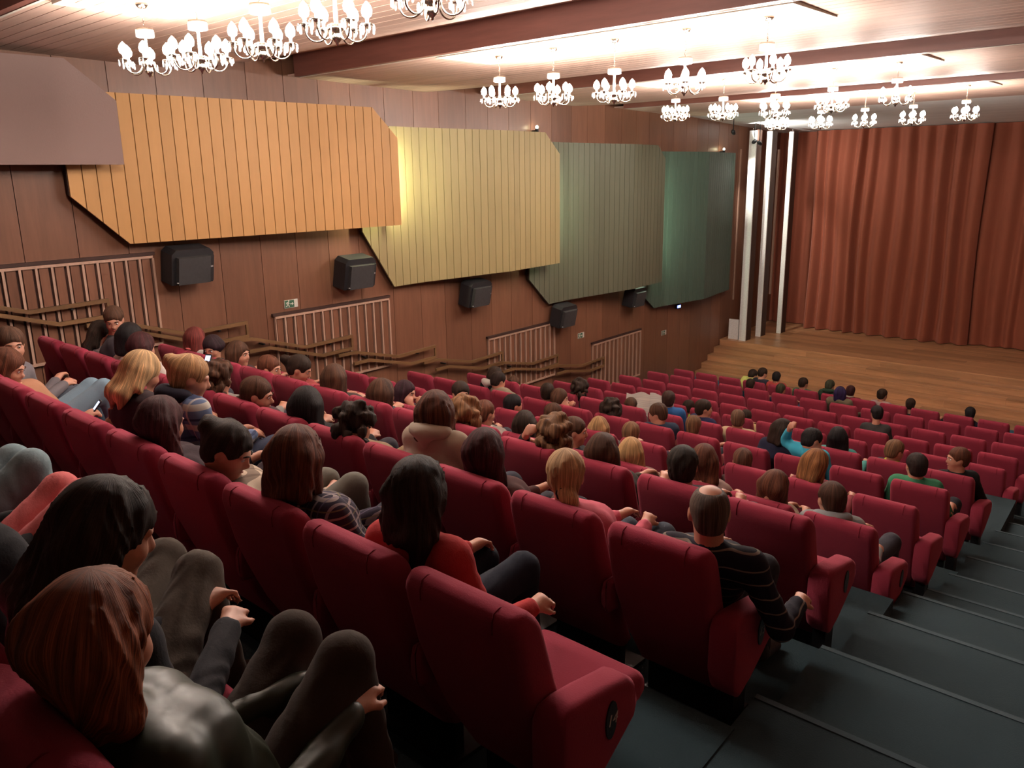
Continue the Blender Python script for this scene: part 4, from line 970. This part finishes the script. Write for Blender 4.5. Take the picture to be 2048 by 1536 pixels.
PPL['bl930'] = person('bl930', 'person with streaked blonde hair right of the tall brown bob', 3, 4, 0.00, (-4.143, 3.996, 3.537), hair='curly',hc=(.20,.10,.045),top=(.10,.10,.10),yaw=30,pitch=10)
PPL['up970'] = person('up970', 'person with reddish brown pinned hair and white collar', 4, 6, 0.00, (-5.220, 5.297, 3.063), hair='bun',hc=AUB,top=(.20,.17,.15),yaw=-5,pitch=8,collar=(.55,.5,.45))
PPL['bob1050'] = person('bob1050', 'person with dark brown bob and teal sleeve', 4, 5, 0.00, (-4.719, 5.299, 3.053), hair='bob',hc=DKB,top=(.06,.15,.15),yaw=28,pitch=4)
PPL['curl1110'] = person('curl1110', 'person with big curly light brown hair', 3, 3, 0.00, (-3.294, 3.996, 3.567), hair='curly',hc=LBR,top=(.03,.025,.025),yaw=25,pitch=8,arms='up')
PPL['prof1150'] = person('prof1150', 'brown haired person in profile behind the big curls', 4, 4, 0.00, (-4.152, 5.305, 3.100), hair='short',hc=BRN,top=(.015,.016,.018),yaw=-55,pitch=6,face=True)
PPL['long1205'] = person('long1205', 'person with long straight brown hair left of the blonde', 3, 2, 0.00, (-2.902, 3.989, 3.534), hair='long',hc=BRN,top=(.03,.025,.02),yaw=25,pitch=10)
PPL['blk1365'] = person('blk1365', 'person with short thick black hair right behind the balding man', 3, 1, 0.00, (-2.332, 3.995, 3.576), hair='short',hc=(.014,.010,.007),top=(.010,.010,.016),yaw=25,pitch=6,wid=1.05)
PPL['long1410'] = person('long1410', 'person with long auburn hair beside the short black hair', 4, 2, 0.00, (-2.918, 5.310, 3.120), hair='long',hc=AUB,top=(.22,.14,.12),yaw=25,pitch=6)
PPL['rb1550'] = person('rb1550', 'person with loose reddish brown hair and tan top, head bowed', 4, 1, 0.00, (-2.339, 5.295, 3.049), hair='mid',hc=AUB,top=(.20,.13,.09),yaw=-10,pitch=18)
PPL['hood1660'] = person('hood1660', 'person with short brown hair and grey hoodie on the aisle seat', 4, 0, 0.00, (-1.941, 5.302, 3.065), hair='short',hc=(.055,.022,.012),top=(.20,.21,.21),yaw=48,pitch=4,hood=(.20,.21,.22),face=True,arms='rest',hunch=0.05)
PPL['blonde1262'] = person('blonde1262', 'person with long wavy blonde hair in the middle of the hall', 4, 3, 0.00, (-3.567, 5.293, 3.040), hair='mid',hc=(.42,.25,.11),top=(.16,.10,.08),yaw=25,pitch=6)
PPL['blond1195'] = person('blond1195', 'person with short smooth blonde hair behind a red seat', 5, 5, 0.00, (-4.743, 6.453, 2.727), hair='bob',hc=(.34,.20,.09),top=(.08,.06,.06),yaw=28,pitch=4)
PPL['b1262'] = person('b1262', 'person with brown hair low behind the wavy blonde', 5, 4, 0.00, (-4.363, 6.467, 2.743), hair='short',hc=LBR,top=(.05,.03,.05),yaw=25,pitch=4)
PPL['b1485'] = person('b1485', 'person with cropped brown hair sunk low in the seat', 5, 2, 0.00, (-3.170, 6.461, 2.738), hair='crop',hc=(.08,.034,.020),top=(.06,.03,.03),yaw=30,pitch=0)
PPL['or1640'] = person('or1640', 'person with ginger hair just below the bright blue shirt', 5, 1, 0.00, (-2.520, 6.476, 2.857), hair='bob',hc=(.20,.085,.030),top=(.20,.04,.05),yaw=-20,pitch=20)
PPL['green1835'] = person('green1835', 'dark haired person in a green T-shirt on the aisle seat', 6, 0, 0.00, (-2.068, 7.656, 2.615), hair='short',hc=(.018,.011,.009),top=(.035,.16,.085),legs=(.012,.013,.018),yaw=38,pitch=4,short=True,arms='rest',shoe=SHOEL,wid=1.05,hunch=0.05)
PPL['boy1790'] = person('boy1790', 'brown haired person in black and lime jacket, head turned right', 7, 1, 0.00, (-2.637, 8.931, 2.296), hair='short',hc=LBR,top=(.02,.03,.03),yaw=-30,pitch=14,collar=(.30,.36,.03),hunch=0.03)
PPL['prof1915'] = person('prof1915', 'person in black seen in left profile on the aisle seat', 7, 0, 0.00, (-2.030, 8.937, 2.342), hair='short',hc=AUB,top=(.010,.010,.011),yaw=128,pitch=2,face=True,shoe=SHOEL,arms='rest',hunch=0.03)
PPL['cyan1610'] = person('cyan1610', 'black haired person in bright blue shirt bending over the seats', 6, 2, 0.00, (-3.040, 7.678, 2.643), hair='short',hc=BLK,top=(.035,.30,.42),yaw=-40,pitch=24,arms='up',roll=-12,hunch=0.09)
PPL['navy1560'] = person('navy1560', 'long haired person in navy leaning towards the bright blue shirt', 6, 3, 0.15, (-3.441, 7.878, 2.616), hair='bob',hc=DKB,top=(.010,.012,.028),yaw=-25,pitch=20,hunch=0.05)
PPL['blk1675'] = person('blk1675', 'person with long black hair and teal top', 7, 2, 0.00, (-3.259, 8.936, 2.317), hair='long',hc=BLK,top=(.05,.22,.20),yaw=25,pitch=4,hunch=0.04)
PPL['bald1475'] = person('bald1475', 'person with thinning light brown hair and cream collar', 7, 4, 0.00, (-4.480, 8.933, 2.300), hair='crop',hc=(.12,.065,.038),top=(.40,.30,.18),yaw=30,pitch=4,wid=1.05,hunch=0.04)
PPL['b1490'] = person('b1490', 'person in a cream yellow shirt just behind the thinning hair', 8, 6, 0.00, (-5.491, 11.223, 1.597), hair='short',hc=DKB,top=(.48,.37,.18),yaw=20,pitch=6,short=True,hunch=0.06)
PPL['boy1387'] = person('boy1387', 'person with cropped sandy hair and bare neck', 6, 4, 0.00, (-4.347, 7.646, 2.546), hair='crop',hc=LBR,top=(.20,.05,.05),yaw=20,pitch=4)
PPL['boy1405'] = person('boy1405', 'person in navy jacket with dark brown hair, profile to the right', 7, 5, 0.00, (-4.943, 8.938, 2.341), hair='short',hc=DKB,top=(.012,.014,.045),yaw=-48,pitch=4,face=True,hunch=0.06)
PPL['lime1375'] = person('lime1375', 'person in a lime jacket beside the navy one', 8, 8, 0.00, (-6.477, 11.226, 1.575), hair='short',hc=DKB,top=(.30,.40,.05),yaw=-10,pitch=6,hunch=0.07)
PPL['blue1335'] = person('blue1335', 'dark haired person in bright blue jacket beside the newspaper', 7, 6, 0.00, (-5.466, 8.946, 2.366), hair='short',hc=(.035,.016,.012),top=(.020,.075,.20),yaw=25,pitch=6,wid=1.08,hunch=0.07)
PPL['boy1315'] = person('boy1315', 'person in dark blue jacket looking left and down', 6, 5, 0.00, (-4.813, 7.653, 2.593), hair='short',hc=BRN,top=(.018,.030,.055),yaw=105,pitch=16,face=True,hunch=0.05)
PPL['b1220'] = person('b1220', 'person with dark wavy hair low in the seat left of the newspaper', 6, 6, 0.00, (-5.446, 7.643, 2.526), hair='curly',hc=DKB,top=(.05,.03,.04),yaw=25,pitch=4)
PPL['b1095'] = person('b1095', 'person with short brown hair and a visible left ear', 6, 8, 0.00, (-6.428, 7.650, 2.572), hair='short',hc=DKB,top=(.10,.03,.03),yaw=30,pitch=6)
PPL['b1120'] = person('b1120', 'person with light brown hair holding a hand to the face', 6, 7, 0.00, (-6.226, 7.651, 2.529), hair='bob',hc=BRN,top=(.20,.10,.09),yaw=-60,pitch=8,arms='face',face=True)
PPL['b1160'] = person('b1160', 'person with short dark curly hair above a red seat corner', 7, 9, 0.00, (-6.907, 8.935, 2.277), hair='curly',hc=DKB,top=(.04,.03,.03),yaw=20,pitch=6)
PPL['d965'] = person('d965', 'person in black jacket and white cap collar leaning right', 6, 10, 0.00, (-7.407, 7.724, 2.621), hair='short',hc=DKB,top=(.010,.011,.011),yaw=-20,pitch=28,hood=(.45,.42,.38),hunch=0.07)
PPL['g995'] = person('g995', 'person in grey beige jacket beside the black jacket', 6, 9, 0.00, (-7.279, 7.656, 2.585), hair='short',hc=(.018,.010,.008),top=(.20,.17,.12),yaw=-15,pitch=22,hunch=0.07)
PPL['b1025'] = person('b1025', 'person with brown hair and yellow hair clip near the wall', 7, 11, 0.00, (-8.138, 8.898, 2.159), hair='pony',hc=BRN,top=(.10,.04,.04),yaw=15,pitch=8)
PPL['k1025'] = person('k1025', 'person with short black hair in front of the grey beige jacket', 5, 7, 0.00, (-5.922, 6.462, 2.760), hair='short',hc=BLK,top=(.02,.02,.02),yaw=-20,pitch=6)
PPL['b1105'] = person('b1105', 'person with cropped brown hair left of the short blonde', 5, 6, 0.00, (-5.340, 6.461, 2.766), hair='crop',hc=BRN,top=(.06,.03,.04),yaw=-15,pitch=4)
PPL['l1500'] = person('l1500', 'leftmost front row person in a lime yellow jacket', 12, 10, 0.10, (-7.761, 16.075, 0.992), hair='short',hc=DKB,top=(.46,.50,.14),yaw=-20,pitch=22,wid=1.1,hunch=0.10)
PPL['d1525'] = person('d1525', 'front row person with dark hair right beside the lime jacket', 12, 9, 0.00, (-7.466, 15.925, 1.098), hair='short',hc=DKB,top=(.02,.02,.03),yaw=-35,pitch=14,hunch=0.04)
PPL['c1553'] = person('c1553', 'front row person in a coral red top', 12, 8, 0.00, (-7.135, 15.860, 1.075), hair='short',hc=BLK,top=(.34,.05,.045),yaw=10,pitch=14,hunch=0.05)
PPL['g1607'] = person('g1607', 'front row person in a dark green top', 12, 7, 0.00, (-6.554, 15.854, 1.042), hair='short',hc=DKB,top=(.03,.10,.06),yaw=-20,pitch=8,hunch=0.04)
PPL['dg1660'] = person('dg1660', 'front row person in dark green hood with white cap behind', 12, 6, 0.00, (-6.020, 15.862, 1.075), hair='short',hc=(.03,.035,.02),top=(.02,.04,.025),yaw=-10,pitch=20,hood=(.02,.04,.025),hunch=0.06)
PPL['p1680'] = person('p1680', 'person with dark purple hair and olive brown jacket', 11, 5, 0.00, (-5.387, 14.701, 1.279), hair='bob',hc=(.016,.010,.045),top=(.10,.085,.055),yaw=20,pitch=6,wid=1.1,hunch=0.07)
PPL['m1700'] = person('m1700', 'front row person in maroon top with white collar', 12, 5, 0.00, (-5.612, 15.860, 1.031), hair='short',hc=(.03,.008,.010),top=(.11,.015,.025),yaw=15,pitch=6,collar=(.5,.45,.4),hunch=0.05)
PPL['b1765'] = person('b1765', 'front row person with dark hair and pale mauve top', 12, 4, 0.00, (-5.016, 15.874, 1.059), hair='short',hc=DKB,top=(.28,.20,.19),yaw=-20,pitch=4,hunch=0.04)
PPL['b1822'] = person('b1822', 'front row person sunk low, second from the right of that row', 12, 3, 0.00, (-4.497, 15.856, 0.968), hair='short',hc=DKB,top=(.02,.02,.02),yaw=10,pitch=2)
PPL['b1940'] = person('b1940', 'rightmost person in the front row, dark hair', 12, 2, 0.00, (-3.493, 15.849, 0.983), hair='short',hc=BLK,top=(.02,.02,.035),yaw=15,pitch=4)
PPL['b1752'] = person('b1752', 'black haired person alone in the fourth row from the stage', 9, 3, 0.00, (-4.011, 12.505, 1.646), hair='short',hc=BLK,top=(.03,.03,.03),yaw=40,pitch=6)
PPL['b1500'] = person('b1500', 'person with cropped dark hair just behind the lime yellow jacket', 11, 8, 0.00, (-7.113, 14.650, 1.170), hair='crop',hc=DKB,top=(.01,.03,.045),yaw=10,pitch=6)
PPL['b1562'] = person('b1562', 'person with cropped hair just behind the coral red top', 11, 7, 0.00, (-6.485, 14.649, 1.173), hair='crop',hc=(.03,.03,.016),top=(.02,.03,.06),yaw=-10,pitch=6)
PPL['paper1262'] = person('paper1262', 'brown haired person reading a big newspaper', 7, 7, 0.00, (-6.022, 8.911, 2.192), hair='crop',hc=BRN,top=(.05,.03,.03),yaw=15,pitch=4,arms='read')
PPL['black'] = person('black', 'person in black at the left edge beside the long dark hair', 0, 2, 0, (seat_x(0, 2)-.10, ROWY[0]+.22, FLOORZ[0]+1.06), hair='long', hc=DKB, top=(.010, .010, .012), legs=(.012, .012, .018), yaw=10, pitch=10, knees=.55, legdx=-.25, vox=.0105)
PPL['pink'] = person('pink', 'person in pink trousers at the left edge of the nearest row', 0, 3, 0, (seat_x(0, 3)-.06, ROWY[0]+.22, FLOORZ[0]+1.06), hair='long', hc=DKB, top=(.010, .010, .012), legs=(.52, .13, .13), yaw=10, pitch=10, knees=.6, legdx=-.02, vox=.0105)
PPL['jeans'] = person('jeans', 'person in pale blue jeans farthest along the nearest row', 0, 4, 0, (seat_x(0, 4), ROWY[0]+.22, FLOORZ[0]+1.06), hair='long', hc=BRN, top=(.05, .05, .06), legs=(.16, .22, .24), yaw=10, pitch=10, knees=.6, vox=.0115)


# ------------------------------------------------------------------ small things people hold or put down
SCREEN = plain('phone_screen', (.5, .6, 1), .2, emit=(.62, .72, 1.0), es=1.3)
def oriented(name, loc, yaw, pitch, label, cat, parts, group=None):
    r = tag(empty(name, loc), label, cat, group); r.rotation_euler = (math.radians(pitch), 0, math.radians(yaw))
    for nm, mb, m in parts: mb.build(nm, m, r)
    return r
def phone(p, i, yaw, pitch, label, off=(0, .03, .03)):
    w = PPL[p][1]['wr'][i]+PPL[p][1]['hd'][i]*.085+np.array(off)
    case = MB().prism(rrect(.052, .108, .008, 3), 'z', -.005, .004)
    scr = MB().box(-.021, .021, -.022, .042, .004, .0048)
    keys = MB()
    parts = [('case', case, BLACKP), ('screen', scr, SCREEN)]
    r = oriented('mobile_phone', w, yaw, pitch, label, 'phone', parts, 'lit mobile phones')
    for a in range(3):
        for b in range(3): MB().box(-.018+a*.013, -.008+a*.013, -.048+b*.008, -.043+b*.008, .004, .0052).build('key', DIGIT, r)
phone('plaid', 1, 20, 55, 'lit mobile phone held by the person in dark checked shirt')
phone('g_phone', 1, -10, 50, 'lit mobile phone in the hand of the person in blue jeans')
phone('curly435', 0, 25, 60, 'bright phone screen between the curly hair and the tied back hair', (.16, .02, .13))
# newspaper
P = PPL['paper1262'][1]; c = (P['wr'][0]+P['wr'][1])/2+np.array([.05, .06, .19])
r = tag(empty('newspaper', c), 'wide open newspaper held up in the middle rows', 'newspaper'); r.rotation_euler = (math.radians(-14), 0, math.radians(24))
PAPER = pattern('newsprint', (.56, .51, .45), [('Z', 75, .0, .45, (.30, .28, .26), .7), ('Z', 9, .0, .12, (.56, .51, .45), 1.0)])
for nm, s in (('left_page', -1), ('right_page', 1)):
    vs = []; n = 10
    for side in (0, 1):
        for a in range(n+1):
            for b in range(6):
                t = a/n; x = s*t*.33; z = -.2+.4*b/5+.02*math.sin(t*7+s)*(b/5)
                y_ = .05*math.sin(t*3.0)+.012*math.sin(t*9+b)+side*.003; vs.append((x, y_, z))
    fs = []; m = (n+1)*6
    for side in (0, 1):
        for a in range(n):
            for b in range(5):
                q = [side*m+a*6+b, side*m+(a+1)*6+b, side*m+(a+1)*6+b+1, side*m+a*6+b+1]; fs.append(tuple(q) if side == 0 else tuple(q[::-1]))
    MB().add(vs, fs, 0, True).build(nm, PAPER, r)
# handbag beside the far left pair
bx = seat_x(1, 6)-.02
r = tag(empty('handbag', (bx, ROWY[1]+.50, FLOORZ[1]+.50), .3), 'brown leather handbag lying on a seat at the far left', 'bag')
Fb = Field((-.24, -.16, -.05), (.24, .16, .34), .012); Fb.ell((0, 0, .10), (.19, .10, .12), None, .03); Fb.cap((-.12, 0, .16), (.12, 0, .16), .07, None, .04); Fb.cap((-.15, .0, .04), (.15, .0, .04), .07, None, .04)
link('bag_body', Fb.mesh('bag_body', 2), plain('brown_leather', (.12, .045, .02), .4, bst=.5), r)
MB().tube([(-.12, -.03, .2), (-.10, -.04, .28), (0, -.04, .31), (.10, -.04, .28), (.12, -.03, .2)], .009, 8).build('handle', MATS['brown_leather'], r)
# white paper cup by the green T-shirt
r = tag(empty('paper_cup', (seat_x(6, 1)+.27, ROWY[6]+.30, FLOORZ[6]+.645)), 'small white paper cup on an armrest left of the green T-shirt', 'cup')
MB().lathe([(0, 0), (.026, 0), (.036, .095), (.033, .095), (.024, .006), (0, .006)]).build('cup', WHITEP, r)
MB().lathe([(.034, .090), (.038, .091), (.038, .098), (.034, .099)]).build('rim', WHITEP, r)
